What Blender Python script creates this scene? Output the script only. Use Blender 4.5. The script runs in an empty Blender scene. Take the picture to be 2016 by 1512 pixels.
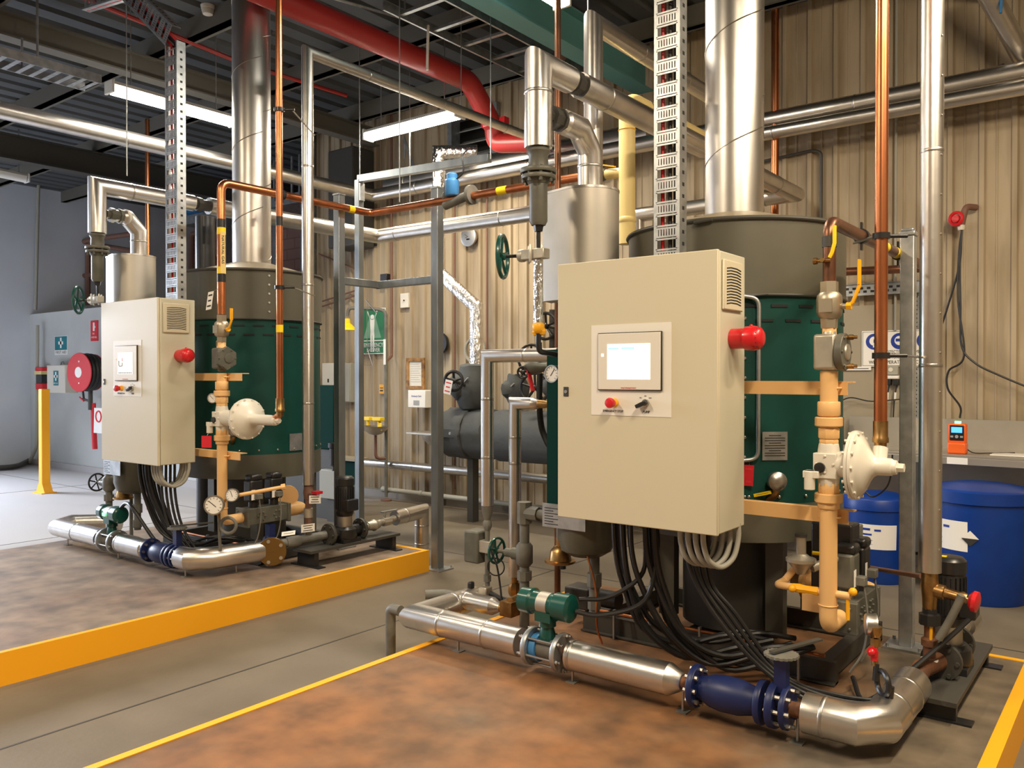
import bpy, math, random
from math import sin, cos, pi, radians, sqrt
from mathutils import Vector, Matrix
random.seed(7)
V = Vector
X, Y, Z = V((1, 0, 0)), V((0, 1, 0)), V((0, 0, 1))
SC = bpy.context.scene
COL = SC.collection

# ------------------------------------------------------------------ camera
F_PX, YAW, H, TILT = 1635.0, radians(37.68), 1.6, math.atan(16 / 1635.0)
fw = V((-sin(YAW) * cos(TILT), cos(YAW) * cos(TILT), -sin(TILT)))
rt = V((cos(YAW), sin(YAW), 0))
upv = rt.cross(fw)
def at(u, v, x=None, y=None, z=None):
    """point of the photograph on a known world plane"""
    d = fw + rt * ((u - 1008) / F_PX) - upv * ((v - 756) / F_PX)
    s = x / d.x if x is not None else y / d.y if y is not None else (z - H) / d.z
    return V((d.x * s, d.y * s, H + d.z * s))
def on_cyl(u, v, cx, cy, R):
    d = fw + rt * ((u - 1008) / F_PX) - upv * ((v - 756) / F_PX)
    a = d.x ** 2 + d.y ** 2; b = -2 * (d.x * cx + d.y * cy); c = cx * cx + cy * cy - R * R
    q = b * b - 4 * a * c
    s = (-b - sqrt(max(q, 0))) / (2 * a)
    return V((d.x * s, d.y * s, H + d.z * s))
cd = bpy.data.cameras.new('camera'); cam = bpy.data.objects.new('camera', cd); COL.objects.link(cam)
cam.location = (0, 0, H)
cam.rotation_euler = Matrix((rt, upv, -fw)).transposed().to_euler()
cd.sensor_width = 36; cd.lens = 36 * F_PX / 2016; cd.clip_start = .05; cd.clip_end = 100
SC.camera = cam

# ------------------------------------------------------------------ materials
def mat(name, c, r=.5, m=0., c2=None, sc=5., lo=.4, hi=.65, bump=0., bsc=40., stretch=(1, 1, 1), em=0., alpha=1., tr=0., r2=None, det=4., coat=0., spec=.5):
    M = bpy.data.materials.new(name); M.use_nodes = True
    nt = M.node_tree; N = nt.nodes; Lk = nt.links
    b = N['Principled BSDF']
    b.inputs['Base Color'].default_value = (*c, 1); b.inputs['Roughness'].default_value = r
    b.inputs['Metallic'].default_value = m
    b.inputs['Specular IOR Level'].default_value = spec
    if coat: b.inputs['Coat Weight'].default_value = coat
    if em:
        b.inputs['Emission Color'].default_value = (*c, 1); b.inputs['Emission Strength'].default_value = em
    if tr: b.inputs['Transmission Weight'].default_value = tr
    if c2 is not None or bump or r2 is not None:
        tc = N.new('ShaderNodeTexCoord'); mp = N.new('ShaderNodeMapping')
        mp.inputs['Scale'].default_value = stretch
        geo = N.new('ShaderNodeNewGeometry')
        Lk.new(geo.outputs['Position'], mp.inputs['Vector'])
        if c2 is not None or r2 is not None:
            no = N.new('ShaderNodeTexNoise'); no.inputs['Scale'].default_value = sc; no.inputs['Detail'].default_value = det
            Lk.new(mp.outputs[0], no.inputs['Vector'])
            rp = N.new('ShaderNodeValToRGB'); rp.color_ramp.elements[0].position = lo; rp.color_ramp.elements[1].position = hi
            Lk.new(no.outputs['Fac'], rp.inputs['Fac'])
            if c2 is not None:
                rp.color_ramp.elements[0].color = (*c, 1); rp.color_ramp.elements[1].color = (*c2, 1)
                Lk.new(rp.outputs[0], b.inputs['Base Color'])
            if r2 is not None:
                mr = N.new('ShaderNodeMapRange'); mr.inputs['To Min'].default_value = r; mr.inputs['To Max'].default_value = r2
                Lk.new(no.outputs['Fac'], mr.inputs['Value']); Lk.new(mr.outputs[0], b.inputs['Roughness'])
        if bump:
            n2 = N.new('ShaderNodeTexNoise'); n2.inputs['Scale'].default_value = bsc; n2.inputs['Detail'].default_value = 3
            Lk.new(mp.outputs[0], n2.inputs['Vector'])
            bp = N.new('ShaderNodeBump'); bp.inputs['Strength'].default_value = bump; bp.inputs['Distance'].default_value = .02
            Lk.new(n2.outputs['Fac'], bp.inputs['Height']); Lk.new(bp.outputs[0], b.inputs['Normal'])
    return M
def brick_mat(name, c1, c2, cm):
    M = mat(name, c1, .9); nt = M.node_tree
    geo = nt.nodes.new('ShaderNodeNewGeometry'); sx = nt.nodes.new('ShaderNodeSeparateXYZ'); cb = nt.nodes.new('ShaderNodeCombineXYZ')
    nt.links.new(geo.outputs['Position'], sx.inputs[0]); nt.links.new(sx.outputs['X'], cb.inputs['X']); nt.links.new(sx.outputs['Z'], cb.inputs['Y'])
    br = nt.nodes.new('ShaderNodeTexBrick'); nt.links.new(cb.outputs[0], br.inputs['Vector'])
    br.inputs['Color1'].default_value = (*c1, 1); br.inputs['Color2'].default_value = (*c2, 1); br.inputs['Mortar'].default_value = (*cm, 1)
    br.inputs['Scale'].default_value = 1.; br.inputs['Brick Width'].default_value = .45; br.inputs['Row Height'].default_value = .2; br.inputs['Mortar Size'].default_value = .012
    nt.links.new(br.outputs['Color'], nt.nodes['Principled BSDF'].inputs['Base Color'])
    return M
K = dict(
    clad=mat('aluminium_cladding', (.72, .69, .65), .24, 1, c2=(.62, .59, .55), sc=6, bump=.05, bsc=14, r2=.4),
    flue=mat('flue_steel', (.66, .63, .59), .25, 1, c2=(.50, .48, .45), sc=3, bump=.06, bsc=8, stretch=(1, 1, .6), r2=.45),
    foil=mat('crinkled_foil', (.82, .8, .77), .2, 1, bump=.9, bsc=45, stretch=(1, 1, .35)),
    stain=mat('stainless_sheet', (.55, .51, .45), .46, 1, c2=(.47, .44, .38), sc=2.5, r2=.56),
    galv=mat('galvanised_steel', (.50, .52, .53), .42, .85, c2=(.36, .38, .39), sc=14),
    post=mat('galvanised_post', (.22, .235, .24), .4, .7, c2=(.30, .32, .32), sc=9, stretch=(1, 1, .3)),
    steel=mat('bare_steel', (.5, .48, .45), .35, 1),
    copper=mat('copper_pipe', (.72, .27, .12), .2, 1, c2=(.50, .17, .07), sc=7, r2=.42, stretch=(1, 1, .45)),
    copdull=mat('tarnished_copper', (.27, .12, .07), .35, .8, c2=(.16, .08, .05), sc=7),
    cab=mat('cabinet_paint', (.62, .56, .41), .42, 0),
    cabside=mat('cabinet_side_paint', (.57, .54, .42), .4, 0),
    green=mat('boiler_green_paint', (.0025, .05, .04), .5, 0, c2=(.003, .06, .05), sc=3, spec=.3),
    greenm=mat('dull_green_paint', (.002, .032, .026), .8, spec=.1),
    grey=mat('boiler_grey_paint', (.108, .10, .072), .45, 0, c2=(.09, .085, .062), sc=3),
    dgrey=mat('dark_grey_paint', (.055, .052, .045), .55),
    cone=mat('boiler_roof_paint', (.30, .25, .17), .5),
    valve=mat('valve_grey_paint', (.10, .10, .08), .45, .1, c2=(.135, .13, .105), sc=12),
    pgrey=mat('grey_pipe', (.17, .165, .14), .55, c2=(.12, .115, .10), sc=10),
    cream=mat('gas_cream_paint', (.82, .50, .21), .42),
    pale=mat('pale_yellow_paint', (.78, .60, .24), .42),
    white=mat('white_paint', (.74, .70, .61), .35),
    paper=mat('white_paper', (.86, .84, .80), .7),
    plate=mat('white_panel', (.80, .76, .68), .45),
    bezel=mat('screen_bezel', (.74, .69, .60), .4),
    black=mat('black_rubber', (.012, .012, .012), .5),
    blackp=mat('black_paint', (.018, .018, .019), .32),
    blacks=mat('black_cable', (.011, .011, .012), .45),
    conduit=mat('grey_conduit', (.36, .35, .30), .55),
    red=mat('red_paint', (.62, .012, .02), .3, coat=.3),
    redp=mat('red_pipe_paint', (.42, .028, .025), .35),
    redm=mat('reel_red_paint', (.60, .02, .03), .55),
    redtag=mat('red_tag_plastic', (.70, .02, .035), .5),
    yellow=mat('yellow_paint', (.95, .43, .008), .5),
    yplas=mat('yellow_plastic', (.95, .66, .01), .45),
    yhand=mat('yellow_handle', (.95, .45, .01), .4),
    brass=mat('brass', (.46, .28, .11), .35, 1, c2=(.27, .15, .06), sc=15),
    nickel=mat('nickel_brass', (.50, .44, .34), .42, .9),
    alum=mat('cast_aluminium', (.56, .52, .44), .45, .75, c2=(.46, .43, .37), sc=12),
    brown=mat('brown_disc', (.17, .09, .02), .35, .3),
    rusty=mat('rusty_steel', (.13, .06, .035), .75, .3, c2=(.25, .10, .04), sc=18),
    blue=mat('blue_valve_paint', (.007, .016, .085), .42),
    bluel=mat('blue_actuator_paint', (.05, .22, .50), .4),
    bluet=mat('blue_tank', (.04, .28, .62), .45),
    drum=mat('blue_drum_plastic', (.002, .036, .25), .4, c2=(.003, .045, .29), sc=5),
    teal=mat('transmitter_green', (.004, .07, .055), .3, coat=.2),
    beamteal=mat('teal_beam_paint', (.11, .30, .30), .6),
    dglass=mat('dark_glass', (.02, .025, .025), .1),
    screen=mat('lit_screen', (1., 1., .98), .3, em=1.25),
    screenf=mat('dim_screen', (.80, .86, .82), .3, em=.75),
    board=mat('backing_board', (.34, .29, .21), .55),
    screenb=mat('lit_blue_screen', (.08, .35, 1.), .3, em=1.6),
    led=mat('green_led', (.1, 1., .3), .3, em=6),
    inkb=mat('blue_ink', (.01, .04, .33), .5),
    inkc=mat('cyan_ink', (.25, .65, .9), .5, em=.5),
    ink=mat('dark_ink', (.03, .03, .03), .6),
    inkg=mat('grey_ink', (.35, .35, .36), .6),
    inkr=mat('red_ink', (.75, .04, .05), .5),
    signg=mat('sign_green', (.012, .17, .06), .5),
    signl=mat('sign_pale_green', (.16, .34, .22), .5),
    signt=mat('sign_teal', (.006, .19, .23), .5),
    wood=mat('worn_wood', (.42, .22, .06), .6, c2=(.16, .08, .03), sc=12),
    quilt=mat('grey_quilt', (.065, .07, .072), .85, bump=.45, bsc=9),
    orange=mat('orange_plastic', (.85, .14, .02), .4),
    wall=mat('corrugated_wall_paint', (.43, .345, .235), .6, c2=(.26, .195, .12), sc=3.2, lo=.42, hi=.75, stretch=(2.2, 2.2, .28), det=6),
    ceil=mat('ceiling_deck', (.075, .08, .083), .7, c2=(.05, .056, .06), sc=1.2),
    purlin=mat('purlin_paint', (.13, .122, .10), .6),
    bluewall=mat('pale_blue_wall', (.66, .71, .78), .75, c2=(.60, .65, .72), sc=.8),
    part=mat('grey_blue_wall', (.52, .54, .53), .75, c2=(.46, .48, .47), sc=1.2),
    dark=mat('dark_void', (.01, .011, .013), .8),
    floor=mat('concrete_floor', (.135, .108, .074), .6, c2=(.19, .156, .112), sc=2.2, lo=.3, hi=.75, bump=.08, bsc=30, r2=.75),
    tube=mat('fluorescent_diffuser', (1., .96, .86), .4, em=16),
    lamp=mat('batten_body', (.7, .7, .66), .5),
    brownp=mat('brown_pipe', (.20, .10, .07), .6),
    clear=mat('clear_plastic', (.6, .62, .6), .15, tr=.7),
    cork=mat('grey_deck_roof', (.3, .3, .28), .6),
)
K['brick'] = brick_mat('pink_brick', (.50, .30, .25), (.46, .27, .23), (.33, .19, .16))
def plinth_mat(far=False):
    M = mat('stained_concrete', (.2, .17, .13), .6); nt = M.node_tree; N = nt.nodes; Lk = nt.links
    geo = N.new('ShaderNodeNewGeometry')
    n1 = N.new('ShaderNodeTexNoise'); n1.inputs['Scale'].default_value = 1.6; n1.inputs['Detail'].default_value = 7; n1.inputs['Roughness'].default_value = .62
    n2 = N.new('ShaderNodeTexNoise'); n2.inputs['Scale'].default_value = 5.5; n2.inputs['Detail'].default_value = 6
    Lk.new(geo.outputs['Position'], n1.inputs['Vector']); Lk.new(geo.outputs['Position'], n2.inputs['Vector'])
    # distance along x from the stained middle of the near plinth; the ends stay grey concrete
    sx = N.new('ShaderNodeSeparateXYZ'); Lk.new(geo.outputs['Position'], sx.inputs[0])
    mr = N.new('ShaderNodeMapRange'); mr.inputs['From Min'].default_value = -1.35; mr.inputs['From Max'].default_value = -.75; mr.inputs['To Min'].default_value = .16; mr.inputs['To Max'].default_value = -.30
    Lk.new(sx.outputs['X'], mr.inputs['Value'])
    m2 = N.new('ShaderNodeMapRange'); m2.inputs['From Min'].default_value = -4.7; m2.inputs['From Max'].default_value = -3.2; m2.inputs['To Min'].default_value = -.24; m2.inputs['To Max'].default_value = 0.
    Lk.new(sx.outputs['X'], m2.inputs['Value'])
    a1 = N.new('ShaderNodeMath'); a1.operation = 'ADD'; Lk.new(n1.outputs['Fac'], a1.inputs[0]); Lk.new(mr.outputs[0], a1.inputs[1])
    a2 = N.new('ShaderNodeMath'); a2.operation = 'ADD'; Lk.new(a1.outputs[0], a2.inputs[0]); Lk.new(m2.outputs[0], a2.inputs[1])
    rp = N.new('ShaderNodeValToRGB'); e = rp.color_ramp.elements
    e[0].position = .36; e[0].color = (.14, .112, .08, 1); e[1].position = .78; e[1].color = (.225, .098, .034, 1)
    q = e.new(.56); q.color = (.16, .09, .046, 1)
    if far:
        e[0].color = (.235, .178, .132, 1); q.color = (.205, .142, .102, 1); e[-1].color = (.25, .14, .08, 1)
    Lk.new(a2.outputs[0], rp.inputs[0])
    r2 = N.new('ShaderNodeValToRGB'); r2.color_ramp.elements[0].position = .3; r2.color_ramp.elements[0].color = (.62, .62, .62, 1); r2.color_ramp.elements[1].position = .72; r2.color_ramp.elements[1].color = (1.4, 1.36, 1.3, 1)
    Lk.new(n2.outputs['Fac'], r2.inputs[0])
    mx = N.new('ShaderNodeMixRGB'); mx.blend_type = 'MULTIPLY'; mx.inputs[0].default_value = 1
    Lk.new(rp.outputs[0], mx.inputs[1]); Lk.new(r2.outputs[0], mx.inputs[2])
    Lk.new(mx.outputs[0], N['Principled BSDF'].inputs['Base Color'])
    return M
K['plinth'] = plinth_mat()
K['plinth_far'] = plinth_mat(True)
def lighten_floor(M):   # mixes a paler grey into the floor colour beyond the boilers
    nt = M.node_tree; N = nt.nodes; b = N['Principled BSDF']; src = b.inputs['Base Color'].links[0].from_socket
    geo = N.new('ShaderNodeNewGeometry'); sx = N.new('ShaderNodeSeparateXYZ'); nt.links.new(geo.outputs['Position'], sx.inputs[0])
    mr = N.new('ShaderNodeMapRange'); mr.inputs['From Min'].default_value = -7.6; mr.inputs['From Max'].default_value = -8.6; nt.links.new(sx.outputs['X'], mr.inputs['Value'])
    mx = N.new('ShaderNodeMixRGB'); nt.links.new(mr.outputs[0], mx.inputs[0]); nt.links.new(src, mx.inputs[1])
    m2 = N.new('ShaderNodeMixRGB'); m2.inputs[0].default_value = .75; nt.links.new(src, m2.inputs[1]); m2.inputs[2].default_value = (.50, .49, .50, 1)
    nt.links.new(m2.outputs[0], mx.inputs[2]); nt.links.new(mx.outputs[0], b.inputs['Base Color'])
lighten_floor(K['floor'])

# ------------------------------------------------------------------ mesh builder
def frame(d):
    d = V(d).normalized()
    a = Z if abs(d.z) < .9 else X
    u = d.cross(a).normalized(); w = u.cross(d).normalized()
    return d, u, w
class G:
    def __init__(s): s.v = []; s.f = []
    def ring(s, pts):
        i = len(s.v); s.v += [V(p) for p in pts]; return list(range(i, i + len(pts)))
    def bridge(s, a, b):
        n = len(a)
        for i in range(n): s.f.append((a[i], a[(i + 1) % n], b[(i + 1) % n], b[i]))
    def lathe(s, o, d, prof, n=20, cap=True):
        d, u, w = frame(d); o = V(o); prev = None
        for k, (t, r) in enumerate(prof):
            R = s.ring([o + d * t + (u * cos(2 * pi * i / n) + w * sin(2 * pi * i / n)) * max(r, 1e-4) for i in range(n)])
            if prev: s.bridge(prev, R)
            elif cap: s.f.append(tuple(reversed(R)))
            prev = R
        if cap: s.f.append(tuple(prev))
        return s
    def cyl(s, a, b, r, r1=None, n=16):
        a, b = V(a), V(b); return s.lathe(a, b - a, [(0, r), ((b - a).length, r if r1 is None else r1)], n)
    def tube(s, pts, r, n=12, fil=0., seg=5):
        pts = [V(p) for p in pts]
        if fil > 0 and len(pts) > 2:
            q = [pts[0]]
            for i in range(1, len(pts) - 1):
                p = pts[i]; a = (pts[i - 1] - p); b = (pts[i + 1] - p)
                la, lb = a.length, b.length; a.normalize(); b.normalize()
                ang = a.angle(b)
                if ang > pi - .02: q.append(p); continue
                L = min(fil / math.tan(ang / 2), la * .49, lb * .49)
                p0, p1 = p + a * L, p + b * L
                for k in range(seg + 1):
                    t = k / seg; q.append(p0 * (1 - t) ** 2 + p * 2 * t * (1 - t) + p1 * t * t)
            q.append(pts[-1]); pts = q
        d0 = (pts[1] - pts[0]).normalized(); _, u, w = frame(d0)
        R = s.ring([pts[0] + (u * cos(2 * pi * i / n) + w * sin(2 * pi * i / n)) * r for i in range(n)])
        s.f.append(tuple(reversed(R))); prev = R
        for k in range(1, len(pts)):
            last = k == len(pts) - 1
            d1 = d0 if last else (pts[k + 1] - pts[k]).normalized()
            nn = (d0 + d1).normalized() if (d0 + d1).length > 1e-6 else d0
            ps = []
            for i in range(n):
                o = (u * cos(2 * pi * i / n) + w * sin(2 * pi * i / n)) * r
                o = o - d0 * (o.dot(nn) / d0.dot(nn)); ps.append(pts[k] + o)
            R = s.ring(ps); s.bridge(prev, R); prev = R
            if (d1 - d0).length > 1e-6:
                q = d0.rotation_difference(d1); u = q @ u; w = q @ w
            d0 = d1
        s.f.append(tuple(prev)); return s
    def obox(s, c, a, b, d):
        """box with centre c and three half vectors"""
        c, a, b, d = V(c), V(a), V(b), V(d)
        if a.cross(b).dot(d) < 0: d = -d
        p = [c + a * i + b * j + d * k for k in (-1, 1) for j in (-1, 1) for i in (-1, 1)]
        i = len(s.v); s.v += p
        for q in ((0, 2, 3, 1), (4, 5, 7, 6), (0, 1, 5, 4), (2, 6, 7, 3), (0, 4, 6, 2), (1, 3, 7, 5)): s.f.append(tuple(i + t for t in q))
        return s
    def box(s, x0, x1, y0, y1, z0, z1):
        return s.obox(((x0 + x1) / 2, (y0 + y1) / 2, (z0 + z1) / 2), X * abs(x1 - x0) / 2, Y * abs(y1 - y0) / 2, Z * abs(z1 - z0) / 2)
    def bar(s, a, b, w, h, up=Z):
        a, b = V(a), V(b); d = (b - a); l = d.length; d.normalize()
        sd = d.cross(up).normalized(); un = sd.cross(d)
        return s.obox((a + b) / 2, d * l / 2, sd * w / 2, un * h / 2)
    def torus(s, c, d, R, r, n=28, m=8, a0=0., a1=2 * pi):
        d, u, w = frame(d); c = V(c); full = abs(a1 - a0 - 2 * pi) < 1e-6; prev = None; first = None
        for i in range(n if full else n + 1):
            t = a0 + (a1 - a0) * i / n; e = u * cos(t) + w * sin(t)
            q = s.ring([c + e * (R + r * cos(2 * pi * j / m)) + d * r * sin(2 * pi * j / m) for j in range(m)])
            if prev: s.bridge(prev, q)
            else: first = q
            prev = q
        if full: s.bridge(prev, first)
        else: s.f.append(tuple(reversed(first))); s.f.append(tuple(prev))
        return s
    def prism(s, poly, o, U, W, D):
        """polygon (2D, in U,W) extruded by vector D"""
        o, U, W, D = V(o), V(U), V(W), V(D)
        a = s.ring([o + U * p[0] + W * p[1] for p in poly]); b = s.ring([o + U * p[0] + W * p[1] + D for p in poly])
        s.bridge(a, b); s.f.append(tuple(reversed(a))); s.f.append(tuple(b)); return s
    def bolts(s, c, d, R, k, r=.009, h=.02, ph=0.):
        d, u, w = frame(d); c = V(c)
        for i in range(k):
            t = 2 * pi * i / k + ph; p = c + (u * cos(t) + w * sin(t)) * R
            s.lathe(p - d * h / 2, d, [(0, r), (h, r)], 6)
        return s
    def wheel(s, c, d, R, r=.012, k=5, hub=.03):
        d, u, w = frame(d); c = V(c)
        s.torus(c, d, R, r)
        for i in range(k):
            t = 2 * pi * i / k + .3; s.cyl(c - d * .01, c + (u * cos(t) + w * sin(t)) * R, r * .75, n=8)
        s.lathe(c - d * hub * .7, d, [(0, hub * .8), (hub * 1.2, hub), (hub * 1.6, hub * .5)], 12)
        return s
    def ball(s, c, r, n=14, sc=(1, 1, 1)):
        c = V(c); prev = None; m = n // 2 + 1
        for k in range(m + 1):
            t = pi * k / m
            R = s.ring([c + V((cos(2 * pi * i / n) * sin(t) * r * sc[0], sin(2 * pi * i / n) * sin(t) * r * sc[1], -cos(t) * r * sc[2])) for i in range(n)])
            if prev: s.bridge(prev, R)
            prev = R
        return s
def catmull(P, n=6):
    P = [V(p) for p in P]; Q = [P[0] * 2 - P[1]] + P + [P[-1] * 2 - P[-2]]; out = []
    for i in range(1, len(Q) - 2):
        a, b, c, d = Q[i - 1:i + 3]
        for k in range(n):
            t = k / n; out.append(.5 * ((2 * b) + (c - a) * t + (2 * a - 5 * b + 4 * c - d) * t * t + (3 * b - a - 3 * c + d) * t ** 3))
    return out + [P[-1]]

# ------------------------------------------------------------------ objects
def make(name, g, m, loc, bev=0.):
    if m == 'quilt':   # lumpy cloth
        for v in g.v: v += V((random.uniform(-1, 1), random.uniform(-1, 1), random.uniform(-1, 1))) * .011
    me = bpy.data.meshes.new(name); loc = V(loc)
    me.from_pydata([v - loc for v in g.v], [], g.f); me.update()
    me.polygons.foreach_set('use_smooth', [True] * len(me.polygons))
    me.set_sharp_from_angle(angle=radians(38))
    me.materials.append(K[m] if isinstance(m, str) else m)
    o = bpy.data.objects.new(name, me); COL.objects.link(o)
    if bev:
        b = o.modifiers.new('bevel', 'BEVEL'); b.width = bev; b.segments = 2; b.limit_method = 'ANGLE'; b.angle_limit = radians(40); b.harden_normals = False
    return o
BASE = {}
def thing(name, label, cat, loc, group=None):
    o = bpy.data.objects.new(name, None); COL.objects.link(o); o.location = loc; o.empty_display_size = .05
    o['label'] = label; o['category'] = cat
    if group: o['group'] = group
    BASE[o] = V(loc); return o
SPLIT = {'hanger', 'rung', 'pipe_fitting', 'flange', 'skid_foot', 'manifold_stand', 'port_flange', 'valve_flange', 'base_plate', 'post_cap', 'yellow_band', 'black_band', 'pipe_clamp', 'eye_nozzle', 'plug', 'bleed_nipple', 'roof_latch', 'end_cap', 'side_rail', 'beacon_end', 'clock_hand', 'clamp_rod', 'stud_bolt', 'pipe_union', 'gas_foot', 'tube_clip', 'hanging_wire', 'green_field', 'rim_bolt', 'flange_bolt', 'rivet', 'seam_band', 'bolt', 'cover_bolt', 'shell_bolt'}
def pieces(g):
    """the separate pieces of a builder: primitives whose boxes touch stay together"""
    n = len(g.v); par = list(range(n))
    def find(i):
        while par[i] != i: par[i] = par[par[i]]; i = par[i]
        return i
    for f in g.f:
        a = find(f[0])
        for q in f[1:]: par[find(q)] = a
    comp = {}
    for i in range(n): comp.setdefault(find(i), []).append(i)
    C = []
    for ids in comp.values():
        lo = [min(g.v[i][k] for i in ids) - .001 for k in range(3)]; hi = [max(g.v[i][k] for i in ids) + .001 for k in range(3)]
        ids = set(ids); again = True
        while again:
            again = False
            for c in C:
                if all(c[1][k] <= hi[k] and c[2][k] >= lo[k] for k in range(3)):
                    lo = [min(lo[k], c[1][k]) for k in range(3)]; hi = [max(hi[k], c[2][k]) for k in range(3)]; ids |= c[0]; C.remove(c); again = True; break
        C.append((ids, lo, hi))
    out = []
    for ids, _, _ in C:
        s = sorted(ids); mp = {o: j for j, o in enumerate(s)}; q = G(); q.v = [g.v[i] for i in s]; q.f = [tuple(mp[i] for i in f) for f in g.f if f[0] in ids]; out.append(q)
    return out
def part(name, g, m, parent, label=None, bev=0.):
    if name in SPLIT:
        for q in pieces(g): o = part_one(name, q, m, parent, label, bev)
        return o
    return part_one(name, g, m, parent, label, bev)
def part_one(name, g, m, parent, label=None, bev=0.):
    o = make(name, g, m, BASE[parent], bev); o.parent = parent; BASE[o] = BASE[parent]
    if label: o['label'] = label
    return o
def one(name, g, m, label, cat, group=None, bev=0., kind=None):
    lo = V((min(v.x for v in g.v) + max(v.x for v in g.v), min(v.y for v in g.v) + max(v.y for v in g.v), 2 * min(v.z for v in g.v))) / 2
    o = make(name, g, m, lo, bev); o.location = lo; BASE[o] = lo
    o['label'] = label; o['category'] = cat
    if group: o['group'] = group
    if kind: o['kind'] = kind
    return o
def struct(name, g, m, parent=None, bev=0.):
    o = make(name, g, m, (0, 0, 0), bev)
    if parent: o.parent = parent
    else: o['kind'] = 'structure'
    BASE[o] = V((0, 0, 0)); return o
def text(parent, s, c, h, m, R=X, U=Z, name='lettering', align='CENTER', w=None, off=.0015):
    cu = bpy.data.curves.new(name, 'FONT'); cu.body = s; cu.size = h * 1.4; cu.align_x = align; cu.align_y = 'CENTER'; cu.resolution_u = 2; cu.extrude = .0004
    o = bpy.data.objects.new(name, cu); COL.objects.link(o)
    bpy.context.view_layer.update()
    me = bpy.data.meshes.new_from_object(o); COL.objects.unlink(o); bpy.data.objects.remove(o)
    N = R.cross(U); xs = [v.co.x for v in me.vertices] or [0]
    k = 1. if not w else w / max(1e-6, max(xs) - min(xs))
    c = V(c)
    for v in me.vertices:
        v.co = c + R * v.co.x * k + U * v.co.y + N * (v.co.z + off) - BASE[parent]
    me.materials.clear(); me.materials.append(K[m])
    t = bpy.data.objects.new(name, me); COL.objects.link(t); t.parent = parent; BASE[t] = BASE[parent]
    return t
def bands(g, a, b, r, step=.9, first=.35):
    a, b = V(a), V(b); L = (b - a).length; d = (b - a).normalized(); t = first
    while t < L - .1:
        g.lathe(a + d * t, d, [(-.008, r * 1.003), (-.004, r * 1.04), (.004, r * 1.04), (.008, r * 1.003)], 18, cap=False); t += step
def pipe(name, label, pts, r, m='clad', fil=0., group=None, step=.9, first=.35, cat='pipe', n=20, seam=True):
    g = G().tube(pts, r, n, fil)
    o = one(name, g, m, label, cat, group)
    if seam:
        s = G()
        for a, b in zip(pts[:-1], pts[1:]): bands(s, a, b, r, step, first)
        if s.v: part('seam_band', s, 'steel' if m == 'clad' else m, o)
    return o
def flange(g, c, d, r=.09, t=.022, k=8):
    c = V(c); d = V(d).normalized(); g.lathe(c - d * t / 2, d, [(0, r * .98), (t * .15, r), (t * .85, r), (t, r * .98)], 24); return g
# ================================================================== ROOM SHELL
CEIL = 5.05
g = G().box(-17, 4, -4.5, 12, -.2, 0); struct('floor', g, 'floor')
def corrugated(axis0, axis1, fixed, z0, z1, along='x', holes=(), pitch=.232):
    """trapezoid-ribbed sheet facing -y (along x)"""
    pr = [(0, 0), (.012, .03), (.047, .03), (.059, 0), (.125, 0), (.131, .006), (.139, .006), (.145, 0)]
    xs = []; n = int((axis1 - axis0) / pitch) + 1
    for i in range(n):
        for a, b in pr: xs.append((axis0 + i * pitch + a, fixed - b))
    g = G()
    def strip(pts, za, zb):
        a = [len(g.v) + i for i in range(len(pts))]; g.v += [V((p[0], p[1], za)) for p in pts]
        b = [len(g.v) + i for i in range(len(pts))]; g.v += [V((p[0], p[1], zb)) for p in pts]
        for i in range(len(pts) - 1): g.f.append((a[i], a[i + 1], b[i + 1], b[i]))
    if not holes: strip(xs, z0, z1)
    else:
        h0, h1, hz0, hz1 = holes
        strip(xs, z0, hz0); strip(xs, hz1, z1)
        strip([p for p in xs if p[0] <= h0], hz0, hz1); strip([p for p in xs if p[0] >= h1], hz0, hz1)
    return g
struct('wall_back', corrugated(-9.5, 3.9, 7.74, 0, CEIL, holes=(-6.88, -6.2, 4.08, 4.78)), 'wall')
# opening high in the back wall with its steel frame and louvres
w = struct('window_1', G().box(-6.93, -6.86, 7.66, 7.82, 4.03, 4.83).box(-6.22, -6.15, 7.66, 7.82, 4.03, 4.83).box(-6.86, -6.22, 7.66, 7.82, 4.76, 4.83).box(-6.86, -6.22, 7.66, 7.82, 4.03, 4.09), 'galv')
lv = G()
for i in range(4): lv.obox((-6.54, 7.86, 4.18 + i * .16), X * .32, V((0, .05, .03)), V((0, -.003, .006)))
struct('window_louvre', lv, 'cork', w)
struct('window_backing', G().box(-7.2, -5.9, 8.2, 8.22, 3.8, 4.95), 'dgrey', w)
struct('trim_1', G().box(-9.5, 3.9, 7.62, 7.72, 0, .09), 'floor')                       # kerb at the wall foot
struct('trim_2', G().box(-9.6, -9.5, 7.6, 7.78, 0, CEIL), 'galv')                       # end post of the sheeting
struct('wall_left', G().box(-16.4, -16.22, 5.2, 12, 0, CEIL).box(-16.4, -16.22, -4.5, -.6, 0, CEIL).box(-16.4, -16.22, -.6, 5.2, 4.2, CEIL), 'bluewall')
struct('wall_partition', G().box(-16.22, -9.9, 6.62, 6.82, 0, 2.72), 'part')
struct('trim_3', G().box(-16.22, -9.9, 6.56, 6.62, 0, .1), 'floor')
struct('wall_far', G().box(-16.4, -9, 9.9, 10.1, 0, CEIL), 'brick')
struct('wall_right', G().box(3.9, 4.05, -4.5, 8, 0, CEIL), 'wall')
struct('wall_near', G().box(-9.5, 4, -4.65, -4.5, 0, CEIL), 'wall')
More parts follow.
